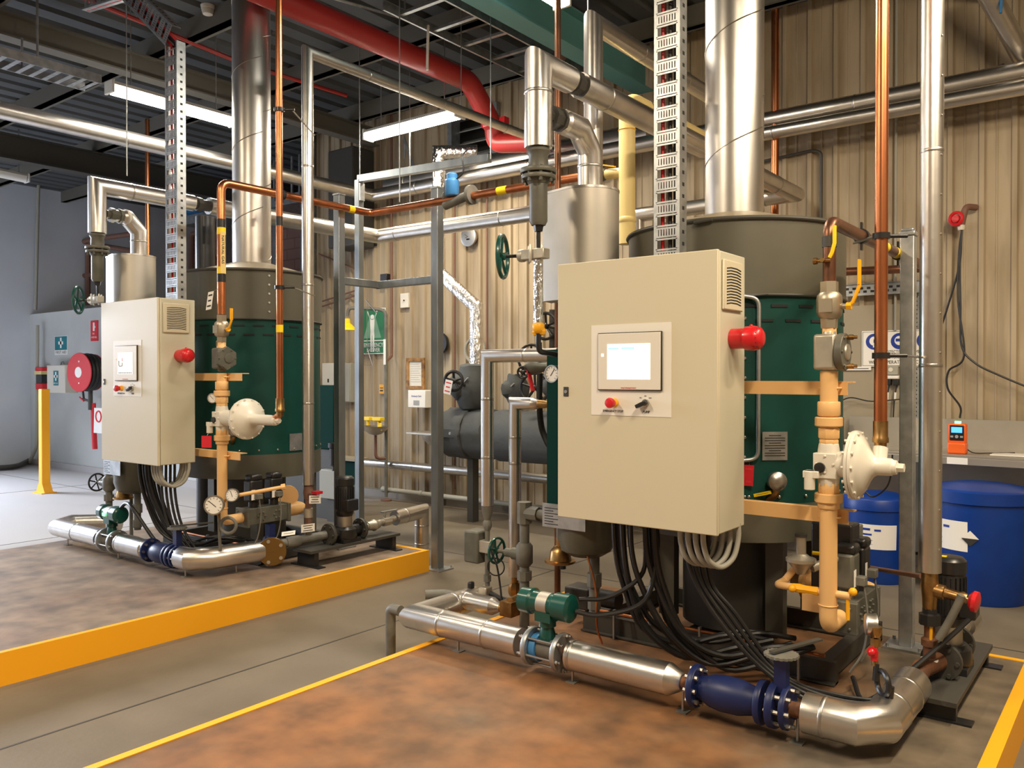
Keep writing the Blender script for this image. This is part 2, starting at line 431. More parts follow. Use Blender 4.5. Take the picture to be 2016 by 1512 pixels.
# ceiling: ribbed deck
g = G(); n = 70; px = []
for i in range(n):
    x = -16.4 + i * .3
    px += [(x, 0), (x + .03, .05), (x + .09, .05), (x + .12, 0)]
a = g.ring([(p[0], -4.5, CEIL + p[1]) for p in px]); b = g.ring([(p[0], 12, CEIL + p[1]) for p in px])
for i in range(len(px) - 1): g.f.append((a[i], b[i], b[i + 1], a[i + 1]))
struct('ceiling', g, 'ceil')
k = 4
for y in (-2.2, -.4, 1.4, 3.0, 4.5, 5.9, 7.2):
    struct(f'trim_{k}', G().box(-16.2, 3.9, y - .035, y + .035, CEIL - .2, CEIL).box(-16.2, 3.9, y - .035, y + .07, CEIL - .2, CEIL - .185), 'purlin'); k += 1
def ibeam(x, y0, y1, z, h, w, m):
    global k
    struct(f'trim_{k}', G().box(x - w / 2, x + w / 2, y0, y1, z, z + .016).box(x - w / 2, x + w / 2, y0, y1, z + h - .016, z + h).box(x - .008, x + .008, y0, y1, z + .016, z + h - .016), m); k += 1
ibeam(-4.15, -4.4, 7.6, 4.5, .34, .2, 'beamteal')
ibeam(-8.15, -4.4, 7.6, 4.62, .22, .16, 'purlin')
ibeam(-12.2, -4.4, 9.8, 4.5, .34, .2, 'dgrey')
ibeam(-1.0, -4.4, 7.6, 4.62, .22, .15, 'purlin')
# plinths with painted edges
struct('floor', G().box(-3.07, -.45, .3, 4.86, 0, .17), 'plinth')
struct('floor', G().box(-7.49, -4.69, -1.2, 4.95, 0, .17), 'plinth_far')
e = .004
struct(f'trim_{k}', G().box(-3.075, -3.035, .3, 4.865, .0, .17 + e), 'yellow'); k += 1
struct(f'trim_{k}', G().box(-.50, -.445, .3, 4.865, .0, .17 + e), 'yellow'); k += 1
struct(f'trim_{k}', G().box(-.9, -.50, 4.83, 4.865, .0, .17 + e), 'yellow'); k += 1
struct(f'trim_{k}', G().box(-4.72, -4.685, -1.2, 4.955, .0, .17 + e), 'yellow'); k += 1
struct(f'trim_{k}', G().box(-5.05, -4.72, 4.91, 4.955, .0, .17 + e), 'yellow'); k += 1
# floor joints and grating plate
g = G()
for y in (1.1, 5.6): g.box(-16, 3.8, y - .006, y + .006, 0, .0015)
for x in (-3.9, -8.6, -12.4): g.box(x - .006, x + .006, -4, 7.6, 0, .0015)
struct(f'trim_{k}', g, 'dgrey'); k += 1

# ------------------------------------------------------------------ fluorescent battens
def batten(a, b, label, lit=True):
    a, b = V(a), V(b); d = (b - a).normalized(); s = d.cross(Z)
    t = thing('fluorescent_light', label, 'light', (a + b) / 2, 'fluorescent battens under the ceiling')
    poly = [(-.075, .05), (.075, .05), (.055, .085), (-.055, .085)]
    part('batten_body', G().prism(poly, a, s, Z, b - a), 'lamp', t)
    dp = [(-.07, .05), (-.066, .01), (-.04, -.022), (0, -.032), (.04, -.022), (.066, .01), (.07, .05)]
    part('diffuser', G().prism(dp, a + d * .02, s, Z, (b - a) - d * .04), 'tube' if lit else 'lamp', t)
    part('end_cap', G().obox(a - d * .008 + Z * .035, d * .012, s * .078, Z * .06).obox(b + d * .008 + Z * .035, d * .012, s * .078, Z * .06), 'lamp', t, bev=.006)
    h = G()
    for q in (.15, .85): h.cyl(a.lerp(b, q) + Z * .08, a.lerp(b, q) + Z * (CEIL - a.z), .006, n=6)
    part('hanger', h, 'galv', t)
    return t
def area(n, loc, size, power, col, rot=(0, 0, 0), sy=None):
    l = bpy.data.lights.new(n, 'AREA'); l.energy = power; l.color = col; l.shape = 'RECTANGLE'; l.size = size; l.size_y = sy or size
    o = bpy.data.objects.new(n, l); COL.objects.link(o); o.location = loc; o.rotation_euler = rot; return o
batten((-7.55, 3.78, 4.2), (-7.55, 5.05, 4.2), 'lit fluorescent batten above the farther boiler at upper left')
batten((-6.83, 6.27, 4.2), (-5.51, 6.27, 4.2), 'lit fluorescent batten hung in front of the back wall')
batten((-3.45, 3.72, 4.32), (-3.45, 5.06, 4.32), 'lit fluorescent batten cut by the top edge of the photo')
WARM = (1., .83, .60)
def tube_lamp(x, y, z, along_y, P, col=WARM):
    area('tube_and_fill_light', (x, y, z), .14 if along_y else 1.25, P, col, (0, 0, 0), 1.25 if along_y else .14)
tube_lamp(-7.55, 4.4, 4.14, True, 75, (1, .93, .8)); tube_lamp(-6.17, 6.27, 4.14, False, 100, (1, .86, .64)); tube_lamp(-3.45, 4.4, 4.26, True, 85, (1, .9, .74))
for (x, y, p) in ((-3.4, .2, 150), (.4, 1.2, 165), (.6, 4.2, 115), (-6.2, .4, 60)): tube_lamp(x, y, 4.28, True, p)
# daylight through the big doorway at the left end of the near side
dl = area('doorway_daylight', (-16.5, 1.6, 2.9), 4.6, 1100, (.80, .87, 1.), (0, 0, 0), 3.)
dl.rotation_euler = V((.74, -.12, -.66)).to_track_quat('-Z', 'Y').to_euler(); dl.data.spread = radians(115)
area('near_doorway_daylight', (-11.5, -4.3, 2.2), 4.5, 55, (.82, .89, 1.), (radians(80), 0, radians(-4)), 3.6)
area('tube_and_fill_light', (.9, 3.0, 3.9), 1.2, 85, WARM, (radians(84), 0, radians(18)), .3)  # unseen fill lamp, added to brighten the upper back wall; no tube hangs here
W = bpy.data.worlds.new('world'); SC.world = W; W.use_nodes = True
W.node_tree.nodes['Background'].inputs[0].default_value = (.75, .85, 1, 1); W.node_tree.nodes['Background'].inputs[1].default_value = .35
SC.view_settings.view_transform = 'Standard'; SC.view_settings.look = 'None'; SC.view_settings.exposure = 0.; SC.view_settings.gamma = 1.
# ================================================================== BOILER UNITS
WHO = ('nearer boiler', 'farther boiler')
def handle_lever(g, c, d, up, L):   # ball valve lever
    c, d, up = V(c), V(d), V(up)
    g.tube([c, c + d * .025 + up * .02, c + d * .05 + up * (L * .45), c + d * .05 + up * L], .008, 8)
    g.obox(c + d * .05 + up * L * .75, d * .004, up * L * .27, d.cross(up) * .011); return g
def tag(label, c, R, U, w, h, m='paper', lines=3, cord=None, group=None, ink='ink', cat='tag'):
    c, R, U = V(c), V(R).normalized(), V(U).normalized(); N = R.cross(U)
    t = thing('hanging_tag', label, cat, c, group)
    part('card', G().obox(c, R * w / 2, U * h / 2, N * .0012), m, t)
    if lines:
        g = G()
        for i in range(lines): g.obox(c + U * (h * (.3 - .6 * i / max(1, lines - 1) if lines > 1 else 0)) + N * .0016, R * w * (.36 if i % 2 == 0 else .28), U * h * .045, N * .0003)
        part('print_line', g, ink, t)
    if cord is not None: part('tie', G().tube([c + U * h * .45, V(cord)], .0018, 5), 'steel', t)
    return t
def gauge(label, c, d, R, stem_to, m='steel', group=None, ang=2.2):
    c, d = V(c), V(d).normalized(); _, u, w = frame(d)
    t = thing('pressure_gauge', label, 'gauge', c, group)
    part('case', G().lathe(c - d * .035, d, [(0, R * .9), (.004, R), (.03, R), (.036, R * 1.05), (.042, R * 1.05), (.042, R * .93), (.037, R * .92)], 28), m, t)
    part('dial', G().lathe(c, d, [(0, R * .9), (.003, R * .9)], 28), 'paper', t)
    nd = u * cos(ang) + w * sin(ang); sd = d.cross(nd)
    g = G().obox(c + d * .0045 + nd * R * .2, nd * R * .5, sd * R * .035, d * .0006)
    for i in range(11):
        a = 2.4 * (i - 5) / 5 + pi / 2; q = u * cos(a) + w * sin(a)
        g.obox(c + d * .0045 + q * R * .74, q * R * .09, d.cross(q) * R * .022, d * .0004)
    part('needle', g, 'ink', t)
    part('stem', G().tube([c - d * .02, V(stem_to)], .009, 8), 'brass', t)
    return t

def tray(label, path, w, dep, grp, who):
    """perforated cable tray: path is a list of (point, ...) of the front-left edge; width along +x then bent with the path"""
    t = thing('cable_tray', label, 'cable tray', path[0])
    rails, rungs, holes, back = G(), G(), G(), G()
    for a, b in zip(path[:-1], path[1:]):
        a, b = V(a), V(b); d = (b - a).normalized(); s = Y.cross(d).normalized() if False else d.cross(Y) * -1
        s = (Y.cross(d)).normalized(); L = (b - a).length
        # s points to +x for a vertical run
        for q in (0, w):
            o = a + s * q; m = o + d * L / 2 + Y * dep / 2
            rails.obox(m, d * L / 2, s * .0015, Y * dep / 2)
            rails.obox(o + d * L / 2 + s * (.006 if q == 0 else -.006), d * L / 2, s * .007, Y * .0015)
        n = int(L / .055)
        for i in range(n):
            c = a + d * (i + .5) * .055 + s * w / 2
            if i % 2 == 0:
                rungs.obox(c + d * .019, d * .004, s * (w / 2 - .012), Y * .002).obox(c - d * .019, d * .004, s * (w / 2 - .012), Y * .002)
                for j in range(8): rungs.obox(c + s * (j - 3.5) * w * .105, d * .019, s * w * .032, Y * .0015)
            else:
                rungs.obox(c + d * .024, d * .004, s * (w / 2 - .01), Y * .002).obox(c - d * .024, d * .004, s * (w / 2 - .01), Y * .002)
                for j in (-1, 1): rungs.obox(c + s * j * w * .41, d * .024, s * .006, Y * .002)
            holes.obox(a + d * (i + .5) * .055 + s * (w + .002) + Y * dep * .5, d * .008, s * .001, Y * dep * .13)
    part('side_rail', rails, 'galv', t); part('rung', rungs, 'galv', t); part('rail_hole', holes, 'black', t)
    for i, (m, c) in enumerate((('red', 'red'), ('conduit', 'grey'), ('blacks', 'black'), ('blacks', 'black'), ('inkr', 'red'))):
        off = X * (w * (.22 + .15 * i)) + Y * (dep * (.45 + .2 * (i % 2)))
        one('tray_cable', G().tube([V(p) + off for p in path], .009, 6), m, f'{c} cable running inside the {who}', 'cable', f'{c} cables inside the {who}')
    return t

def unit(k):
    w = WHO[k]; T = V((0, 0, 0)) if k == 0 else V((-4.17, -.14, 0))
    P = lambda x, y, z: V((x, y, z)) + T
    far = k == 1
    bx, by = -1.81 + T.x, 4.32 + T.y
    R = .555
    zg, zs = (1.985, 2.345) if not far else (2.04, 2.415)   # top of green shell, top of grey shroud
    # ---------------- boiler
    t = thing('boiler', f'upright green and grey steam boiler behind the {"nearer" if not far else "farther"} beige control cabinet', 'boiler', (bx, by, .17), 'green steam boilers')
    C = lambda z: V((bx, by, z))
    part('shell', G().lathe(C(.985), Z, [(0, R), (zg - .97, R)], 72), 'green', t)
    part('lower_skirt', G().lathe(C(.80), Z, [(0, R - .03), (0, R + .004), (.185, R + .004)], 72), 'grey', t)
    part('upper_shroud', G().lathe(C(zg), Z, [(0, R + .012), (zs - zg, R + .012), (zs - zg + .002, R + .022), (zs - zg + .02, R + .022)], 72), 'grey', t)
    part('roof', G().lathe(C(zs), Z, [(0, R + .018), (.012, R), (.115, .19), (.115, .16)], 64), 'cone', t)
    tr = G().torus(C(zs + .008), Z, R + .02, .008, 72, 6).torus(C(zg + .002), Z, R + .012, .007, 72, 6)
    part('rim_trim', tr, 'dgrey', t)
    g = G()
    for row, z in enumerate((zg - .05, zg - .12)):
        for i in range(16):
            a = radians(-150 + i * 15 + row * 7.5); p = V((bx + cos(a) * (R + .001), by + sin(a) * (R + .001), z)); tg = V((-sin(a), cos(a), 0)); nn = V((cos(a), sin(a), 0))
            g.obox(p, tg * .042, Z * .0065, nn * .0025)
    part('slot_row', g, 'dark', t)
    g = G()
    def bolt_at(a, z, r=.008):
        n = V((cos(a), sin(a), 0)); g.lathe(C(z) + n * (R + .001), n, [(0, r), (.006, r), (.009, r * .6)], 10)
    if not far:
        for z in [1.02 + .095 * i for i in range(10)]: bolt_at(radians(-62), z)
    for i in range(14): bolt_at(radians(-120 + i * 15), 1.02)
    if far:
        for z in (2.10, 2.17, 2.24, 2.31, 2.38):
            n = V((cos(radians(-22)), sin(radians(-22)), 0)); g.lathe(C(z) + n * (R + .013), n, [(0, .009), (.006, .008)], 10)
    part('shell_bolt', g, 'steel', t)
    # access flange along the shell, sight port and plate
    def on(u, v): return on_cyl(u, v, bx, by, R)
    pl = on(1525, 878) if not far else on(582, 870)
    n = (pl - V((bx, by, pl.z))).normalized(); s = Z.cross(n).normalized()
    np_ = part('rating_plate', G().obox(pl + n * .002, s * .062, Z * .068, n * .002), 'galv', t)
    if not far:
        g = G()
        for i in range(9): g.obox(pl + n * .0045 + Z * (.05 - i * .012), s * (.05 if i % 3 else .03), Z * .0022, n * .0003)
        part('print_line', g, 'ink', np_)
    sp = on(1522, 945) if not far else on(462, 848)
    n = (sp - V((bx, by, sp.z))).normalized()
    part('sight_port', G().lathe(sp, n, [(0, .022), (.03, .022), (.032, .045), (.06, .045), (.075, .03), (.08, .012)], 22), 'steel', t)
    part('port_elbow', G().tube([sp + n * .03, sp + n * .035 - Z * .06, sp - Z * .10 - X * .03], .02, 12, .03), 'brass', t)
    if not far:
        part('roof_latch', G().cyl(on_cyl(1366, 439, bx, by, R + .03), on_cyl(1402, 432, bx, by, R + .03), .009, n=8).cyl(on_cyl(1470, 583, bx, by, R + .018), on_cyl(1512, 579, bx, by, R + .018), .006, n=8), 'dgrey', t)
    for (lx, ly) in ((.30, -.17), (-.30, -.17), (.30, .36), (-.30, .36)):
        part('leg', G().box(bx + lx - .045, bx + lx + .045, by + ly - .03, by + ly + .03, .29, .82), 'grey', t)
    sk = G()
    for yy in (-.37, .42): sk.box(bx - .72, bx + .66, by + yy - .02, by + yy + .02, .175, .275).box(bx - .72, bx + .66, by + yy - .045, by + yy + .02, .175, .183)
    for xx in (-.66, -.1, .6): sk.box(bx + xx - .03, bx + xx + .03, by - .35, by + .40, .18, .27)
    part('skid_frame', sk, 'dgrey', t)
    part('burner_drum', G().lathe(C(.28), Z, [(0, .27), (.52, .27)], 32), 'dgrey', t)
    # ---------------- flue
    f = one('flue_pipe', G().lathe(C(zs + .07), Z, [(0, .155), (CEIL - zs - .07, .155)], 40), 'flue', f'wide stainless flue rising from the {w}', 'flue', 'boiler flues')
    g = G()
    for st in range(4):
        z0 = zs + .12 + st * .62
        pts = [V((bx + cos(a) * .1555, by + sin(a) * .1555, z0 + .46 * (a - .0) / (2 * pi))) for a in [2 * pi * i / 40 for i in range(41)]]
        g.tube(pts, .0035, 5)
    part('spiral_seam', g, 'steel', f)
    # ---------------- control cabinet
    x0, x1, y0, y1 = -2.25 + T.x + (.005 if far else 0), -1.44 + T.x + (.01 if far else 0), 3.27 + T.y, 3.565 + T.y
    z0, z1 = (.928, 2.13) if not far else (.957, 2.16)
    c = thing('control_cabinet', f'beige steel control cabinet mounted in front of the {w}', 'cabinet', ((x0 + x1) / 2, (y0 + y1) / 2, z0), 'boiler control cabinets')
    part('cabinet_body', G().box(x0 + .004, x1 - .002, y0 + .022, y1, z0 + .003, z1 - .002), 'cabside', c, bev=.006)
    door = part('door', G().box(x0, x1, y0, y0 + .019, z0, z1), 'cab', c, bev=.004)
    part('door_lock', G().box(x0 + .035, x0 + .063, y0 - .004, y0, z0 + .575, z0 + .62), 'ink', door, bev=.002)
    part('lock_barrel', G().lathe((x0 + .049, y0 - .004, z0 + .597), -Y, [(0, .009), (.003, .008)], 12), 'steel', door)
    # operator plate
    px0, px1, pz0, pz1 = x0 + .19, x0 + .598, z0 + .492, z0 + .905
    op = part('operator_plate', G().box(px0, px1, y0 - .002, y0, pz0, pz1), 'plate', c)
    bx0, bx1, bz0, bz1 = px0 + .044, px0 + .362, pz0 + .118, pz0 + .372
    part('screen_frame', G().box(bx0 - .004, bx1 + .004, y0 - .012, y0 - .002, bz0 - .004, bz1 + .004), 'ink', op, bev=.003)
    part('screen_bezel', G().box(bx0, bx1, y0 - .015, y0 - .011, bz0, bz1), 'bezel', op, bev=.002)
    sx0, sx1, sz0, sz1 = bx0 + .05, bx0 + .268, bz0 + .046, bz0 + .205
    part('touch_screen', G().box(sx0, sx1, y0 - .0165, y0 - .014, sz0, sz1), 'screen' if not far else 'screenf', op)
    pt = G()
    if not far:
        for i in range(8): pt.box(sx0 + .007 + i * .0065, sx0 + .012 + i * .0065, y0 - .0172, y0 - .0165, sz1 - .024, sz1 - .015)
        for i in range(10): pt.box(sx0 + .074 + i * .0065, sx0 + .079 + i * .0065, y0 - .0172, y0 - .0165, sz1 - .024, sz1 - .015)
        part('screen_print', pt, 'inkc', op)
        part('indicator_lamp', G().box(bx0 + .018, bx0 + .031, y0 - .0158, y0 - .0148, sz1 - .055, sz1 - .042), 'screen', op)
    else:
        pt.tube([(sx0 + .02, y0 - .017, sz0 + .10), (sx0 + .02, y0 - .017, sz0 + .06), (sx0 + .07, y0 - .017, sz0 + .06), (sx0 + .07, y0 - .017, sz0 + .085)], .004, 6, .01)
        for i in range(8): pt.box(sx0 + .012 + i * .025, sx0 + .03 + i * .025, y0 - .0172, y0 - .0165, sz0 + .004, sz0 + .014)
        pt.box(sx0 + .10, sx0 + .16, y0 - .0172, y0 - .0165, sz0 + .12, sz0 + .122).box(sx0 + .09, sx0 + .091, y0 - .0172, y0 - .0165, sz0 + .04, sz0 + .15)
        part('screen_print', pt, 'inkg', op)
        part('screen_mark', G().box(sx0 + .064, sx0 + .075, y0 - .0172, y0 - .0165, sz0 + .095, sz0 + .12), 'inkr', op)
        part('indicator_lamp', G().box(bx0 + .02, bx0 + .032, y0 - .0158, y0 - .0148, sz1 - .055, sz1 - .043), 'yplas', op)
    text(op, 'Energy Technology & Control', ((bx0 + bx1) / 2, y0 - .015, bz0 + .009), .006, 'inkr', w=.075)
    e = part('emergency_stop', G().lathe((px0 + .125, y0 - .016, pz0 + .058), -Y, [(0, .016), (.014, .016), (.018, .022), (.032, .024), (.04, .02), (.043, .008)], 24), 'red', op)
    part('stop_collar', G().lathe((px0 + .125, y0 - .002, pz0 + .058), -Y, [(0, .021), (.018, .017)], 20), 'yhand', op)
    part('selector_switch', G().lathe((px0 + .285, y0 - .002, pz0 + .06), -Y, [(0, .017), (.012, .017), (.016, .013)], 20), 'steel', op)
    part('switch_lever', G().obox((px0 + .275, y0 - .026, pz0 + .055), V((.026, 0, .012)), V((-.0035, 0, .0075)), Y * .012), 'blackp', op, bev=.003)
    text(op, 'EMERGENCY STOP', (px0 + .117, y0 - .002, pz0 + .02), .0105, 'ink', w=.106)
    text(op, 'PUMP', (px0 + .287, y0 - .002, pz0 + .02), .0115, 'ink', w=.034)
    for s_, dx_, dz_ in (('FILL', -.026, .083), ('OFF', -.003, .091), ('RUN', .021, .083)): text(op, s_, (px0 + .285 + dx_, y0 - .002, pz0 + dz_), .0045, 'ink')
    # louvre on the side
    gy0, gy1, gz0, gz1 = y0 + .04, y0 + .245, z1 - .25, z1 - .036
    vg = part('vent_grille', G().box(x1 - .002, x1 + .010, gy0, gy1, gz0, gz1), 'cab', c, bev=.008)
    g = G(); g2 = G()
    for i in range(13):
        z = gz0 + .032 + i * .0125
        pts = [(x1 + .0105, gy0 + .028, z - .006), (x1 + .0105, gy0 + .07, z), (x1 + .0105, gy1 - .07, z), (x1 + .0105, gy1 - .028, z - .006)]
        g.tube(pts, .0026, 5)
    part('grille_slot', g, 'ink', vg)
    # siren
    sc = V((x1, y0 + (.15 if not far else .17), z0 + (.832 if not far else .79)))
    si = part('alarm_siren', G().lathe(sc, X, [(0, .044), (.06, .044), (.062, .051), (.1, .053), (.125, .046), (.137, .03), (.14, .012)], 28).ball(sc + V((.085, 0, .052)), .008), 'red', c)
    g = G()
    for i in range(14):
        a = 2 * pi * i / 14; q = V((0, cos(a), sin(a))); g.obox(sc + X * .126 + q * .038, q * .010 - X * .007, X.cross(q) * .0022, V((.002, 0, 0)) + q * .001)
    part('siren_slot', g, 'ink', si)
    # ---------------- cable tray above the cabinet
    if not far: tray('perforated metal cable tray rising from the top of the nearer cabinet', [(-1.86, 3.5, 2.13), (-1.86, 3.5, CEIL)], .13, .07, None, 'nearer cabinet tray')
    else: tray('perforated metal cable tray rising from the farther cabinet and bending left', [(-5.885, 3.36, 2.16), (-5.885, 3.36, 4.08), (-6.55, 3.36, 4.62), (-7.2, 3.36, 4.7)], .16, .07, None, 'farther cabinet tray')
    # ---------------- steam separator beside the boiler
    D = V((0, 0, 0)) if not far else V((-.06, -.12, 0))
    cx, cy, r = -2.40 + T.x + D.x, 3.76 + T.y + D.y, .172
    def drop(s):
        q = [(r * s * cos(a), r * s * sin(a)) for a in [radians(-92 + i * 10) for i in range(29)]]
        return q + [(-.23 * s, .0 * s), (-.20 * s, -.125 * s)]
    t = thing('steam_separator', f'steam separator in a silver jacket beside the {w}', 'separator', (cx, cy, .6), 'steam separators')
    jk = part('insulation_jacket', G().prism(drop(1.0), (cx, cy, 2.0), X, Y, Z * .57), 'stain', t)
    part('lid_edge', G().prism(drop(1.015), (cx, cy, 2.57), X, Y, Z * .012), 'clad', jk)
    part('casing', G().prism(drop(.9), (cx, cy, .91), X, Y, Z * .83), 'greenm', t)
    part('neck_pipe', G().lathe((cx, cy, 1.73), Z, [(0, .12), (.03, .07), (.25, .07), (.28, .12)], 20), 'pgrey', t)
    part('dome_end', G().lathe((cx, cy, .63), Z, [(0, .03), (.012, .09), (.04, .135), (.1, .155), (.28, .155)], 30), 'grey', t)
    pn = V((cx - .045, cy - .168, .86)); nd = part('rating_plate', G().box(cx - .17, cx + .10, cy - .168, cy - .162, .80, .925), 'galv', t)
    g = G()
    for i in range(7): g.box(cx - .155, cx - .07 - (i % 2) * .03, cy - .170, cy - .168, .815 + i * .014, .819 + i * .014)
    part('print_line', g, 'ink', nd)
    part('drain_pipe', G().tube([(cx + .05, cy, .64), (cx + .05, cy, .34)], .028, 12).lathe((cx + .05, cy, .48), Z, [(0, .04), (.07, .04)], 8).lathe((cx + .05, cy, .36), Z, [(0, .036), (.06, .036)], 8), 'pgrey', t)
    # steam riser and outlet line
    rx, ry = -2.40 + T.x, 3.32 + T.y + (0 if not far else -.0)
    zt = 3.13 if not far else 3.09
    r = .068
    if not far:
        pipe('steam_pipe', f'silver clad steam riser with mitred top elbow at the {w}', [(rx, ry, 2.72), (rx, ry, zt), (rx, ry + .27, zt)], r, first=.27, step=2.)
        part('taper', G().lathe((rx, ry, 2.66), Z, [(0, .045), (.06, r)], 22), 'clad', bpy.context.scene.objects[-1]) if False else None
        one('union_coupling', G().lathe((rx, ry + .27, zt), Y, [(0, .05), (.03, .05), (.032, .062), (.075, .062), (.077, .05), (.10, .05)], 8), 'dgrey', 'dark pipe union in the upper steam line of the nearer boiler', 'pipe union')
        pipe('steam_pipe', 'silver steam line from the nearer riser back to the wall and manifold', [(rx, ry + .37, zt), (rx, 7.0, zt), (-3.9, 7.0, zt), (-3.9, 7.0, 1.25)], r, first=.25, step=1.3)
    else:
        pipe('steam_pipe', f'silver clad steam riser with mitred top elbow at the {w}', [(rx, ry, 2.72), (rx, ry, zt), (rx, ry + .82, zt)], r, first=.27, step=2.)
        one('union_coupling', G().lathe((rx, ry + .82, zt), Y, [(0, .05), (.03, .05), (.032, .062), (.075, .062), (.077, .05), (.16, .05)], 8), 'dgrey', 'dark pipe union in the upper steam line of the farther boiler', 'pipe union')
        pipe('steam_header', 'silver steam line from the farther boiler turning behind the steel posts', [(rx, ry + .97, zt), (rx, 6.16, zt), (-4.1, 6.16, zt), (-4.1, 6.16, 2.4)], .074, first=.3, step=1.4)
    # valve hanging under the riser
    v = thing('steam_valve', f'grey steam stop valve with a green handwheel under the {w} riser', 'valve', (rx, ry, 2.2), 'steam stop valves')
    part('valve_body', G().lathe((rx, ry, 2.34), Z, [(0, .035), (.02, .045), (.2, .045), (.21, .055), (.235, .06), (.25, .052), (.34, .048), (.36, .06), (.38, .052)], 22), 'valve', v)
    fg = flange(flange(G(), (rx, ry, 2.575), Z, .085, .02), (rx, ry, 2.605), Z, .09, .022)
    part('bolted_flange', fg.bolts((rx, ry, 2.585), Z, .073, 8, .009, .075), 'valve', v)
    part('valve_spindle', G().cyl((rx, ry, 2.20), (rx, ry, 2.35), .011, n=10).lathe((rx, ry, 2.31), Z, [(0, .02), (.03, .026)], 6), 'blackp', v)
    part('gear_box', G().box(rx - .09, rx + .05, ry - .028, ry + .028, 2.175, 2.225).lathe((rx - .115, ry, 2.2), X, [(0, .032), (.03, .032)], 14).bolts((rx - .02, ry, 2.2), Z, .04, 4, .008, .09), 'alum', v, bev=.004)
    wa = V((cos(radians(24)), sin(radians(24)), 0)) if not far else V((.72, .69, 0))
    wc = V((rx - .10, ry, 2.2)) - wa * .10
    part('wheel_shaft', G().cyl(wc, wc + wa * .12, .009, n=8), 'blackp', v)
    part('handwheel', G().wheel(wc, wa, .105, .011, 5, .02), 'teal', v)
    if not far:
      part('foil_pipe', G().cyl((rx, ry, 1.86), (rx, ry, 2.17), .024), 'foil', v)
      part('rust_clump', G().ball((rx, ry, 1.84), .033, 9, (1, 1, 1.1)).ball((rx + .015, ry + .01, 1.82), .022, 7).ball((rx - .015, ry, 1.815), .02, 7), 'yhand', v)
      part('lower_pipe', G().tube([(rx, ry, 1.82), (rx, ry, 1.72), (rx - .01, ry + .30, 1.70)], .014, 10, .04), 'blackp', v)
    # branch pipe with union from riser to separator
    zu = 2.9 if not far else 2.88
    one('union_coupling', G().lathe((rx, ry + r, zu), Y, [(0, .035), (.03, .035), (.03, .058), (.06, .06), (.062, .05), (.1, .05), (.1, .062), (.13, .056)], 8), 'dgrey' if not far else 'valve', f'dark pipe union between riser and elbow at the {w}', 'pipe union', 'unions beside the risers')
    ex, ey = rx + D.x * .4, cy + .03
    g = G().lathe((rx, ry + r + .12, zu), Y, [(0, .045), (.03, .064)], 20)
    g.tube([(rx, ry + r + .15, zu), (ex, ey - .1, zu), (ex, ey, zu - .1), (ex, ey, 2.58)], .064, 20)
    o = one('steam_elbow_pipe', g, 'clad', f'silver mitred elbow pipe dropping into the separator at the {w}', 'pipe')
    sg = G(); bands(sg, (ex, ey, zu - .08), (ex, ey, 2.58), .064, .9, .1); part('seam_band', sg, 'steel', o)
    # ---------------- gas train
    gx, gy = -1.08 + T.x + (-.035 if far else 0), 3.58 + T.y
    ztop = 2.25 if not far else 2.985
    r = .027 if not far else .03
    if not far:
        pp = [(gx, gy, 1.98), (gx, gy, ztop), (gx, 5.45, ztop), (gx, 5.45, CEIL)]
        lab = 'tarnished copper gas pipe bending back from the nearer gas train toward the wall'
    else:
        pp = [(gx, gy, 2.04), (gx, gy, ztop), (gx, 4.88, ztop), (-2.95, 4.88, ztop)]
        lab = 'copper gas main from the farther gas train, along the posts to the pale yellow pipe'
    o = one('copper_gas_pipe', G().tube(pp, r, 18, .07, 7), 'copdull' if not far else 'copper', lab, 'pipe')
    cl = G()
    if not far:
        for yy in (4.05, 4.75): cl.lathe((gx, yy, ztop), Y, [(0, r + .008), (.03, r + .008)], 16).obox((gx, yy + .015, ztop), X * .004, Y * .012, Z * .065)
        part('pipe_clamp', cl, 'blackp', o)
        part('yellow_band', G().lathe((gx, 4.42, ztop), Y, [(0, r + .001), (.07, r + .001)], 18, False).lathe((gx, 4.66, ztop), Y, [(0, r + .001), (.08, r + .001)], 18, False), 'yplas', o)
        part('solder_band', G().lathe((gx, gy, 2.14), Z, [(0, r + .003), (.045, r + .003)], 18), 'dgrey', o)
        v = thing('test_cock', 'small brass test cock with yellow lever on the tarnished copper pipe', 'valve', (gx, gy, 2.08))
        part('cock_body', G().cyl((gx - .01, gy - r, 2.08), (gx - .01, gy - .07, 2.08), .009).cyl((gx + .02, gy - .05, 2.08), (gx - .045, gy - .05, 2.08), .008).lathe((gx - .05, gy - .05, 2.08), X, [(0, .014), (.015, .014)], 8), 'brass', v)
        part('lever', handle_lever(G(), (gx + .015, gy - .05, 2.09), V((.4, 0, 0)), Z, .13), 'yplas', v)
    else:
        part('black_band', G().lathe((gx, gy, 2.27), Z, [(0, r + .0012), (.06, r + .0012)], 18, False).lathe((gx, gy, 2.66), Z, [(0, r + .0012), (.06, r + .0012)], 18, False), 'blackp', o)
        part('yellow_band', G().lathe((gx, gy, 2.33), Z, [(0, r + .001), (.05, r + .001)], 18, False).lathe((gx, gy, 2.61), Z, [(0, r + .001), (.05, r + .001)], 18, False).lathe((gx, 4.62, ztop), Y, [(0, r + .001), (.06, r + .001)], 18, False).lathe((-3.9, 4.88, ztop), X, [(0, r + .001), (.09, r + .001)], 18, False), 'yplas', o)
        dv = (V((-gx, -gy, 0))).normalized(); Rv = Z.cross(dv).normalized(); ctr = V((gx, gy, 2.48)) + dv * (r + .003) + Rv * .010
        lb = part('gas_label', G().obox(ctr - dv * .002, Rv * .016, Z * .15, dv * .002), 'pale', o)
        text(o, 'NATURAL GAS', ctr + Z * .02, .017, 'ink', R=-Z, U=Rv, w=.2)
        cl = G()
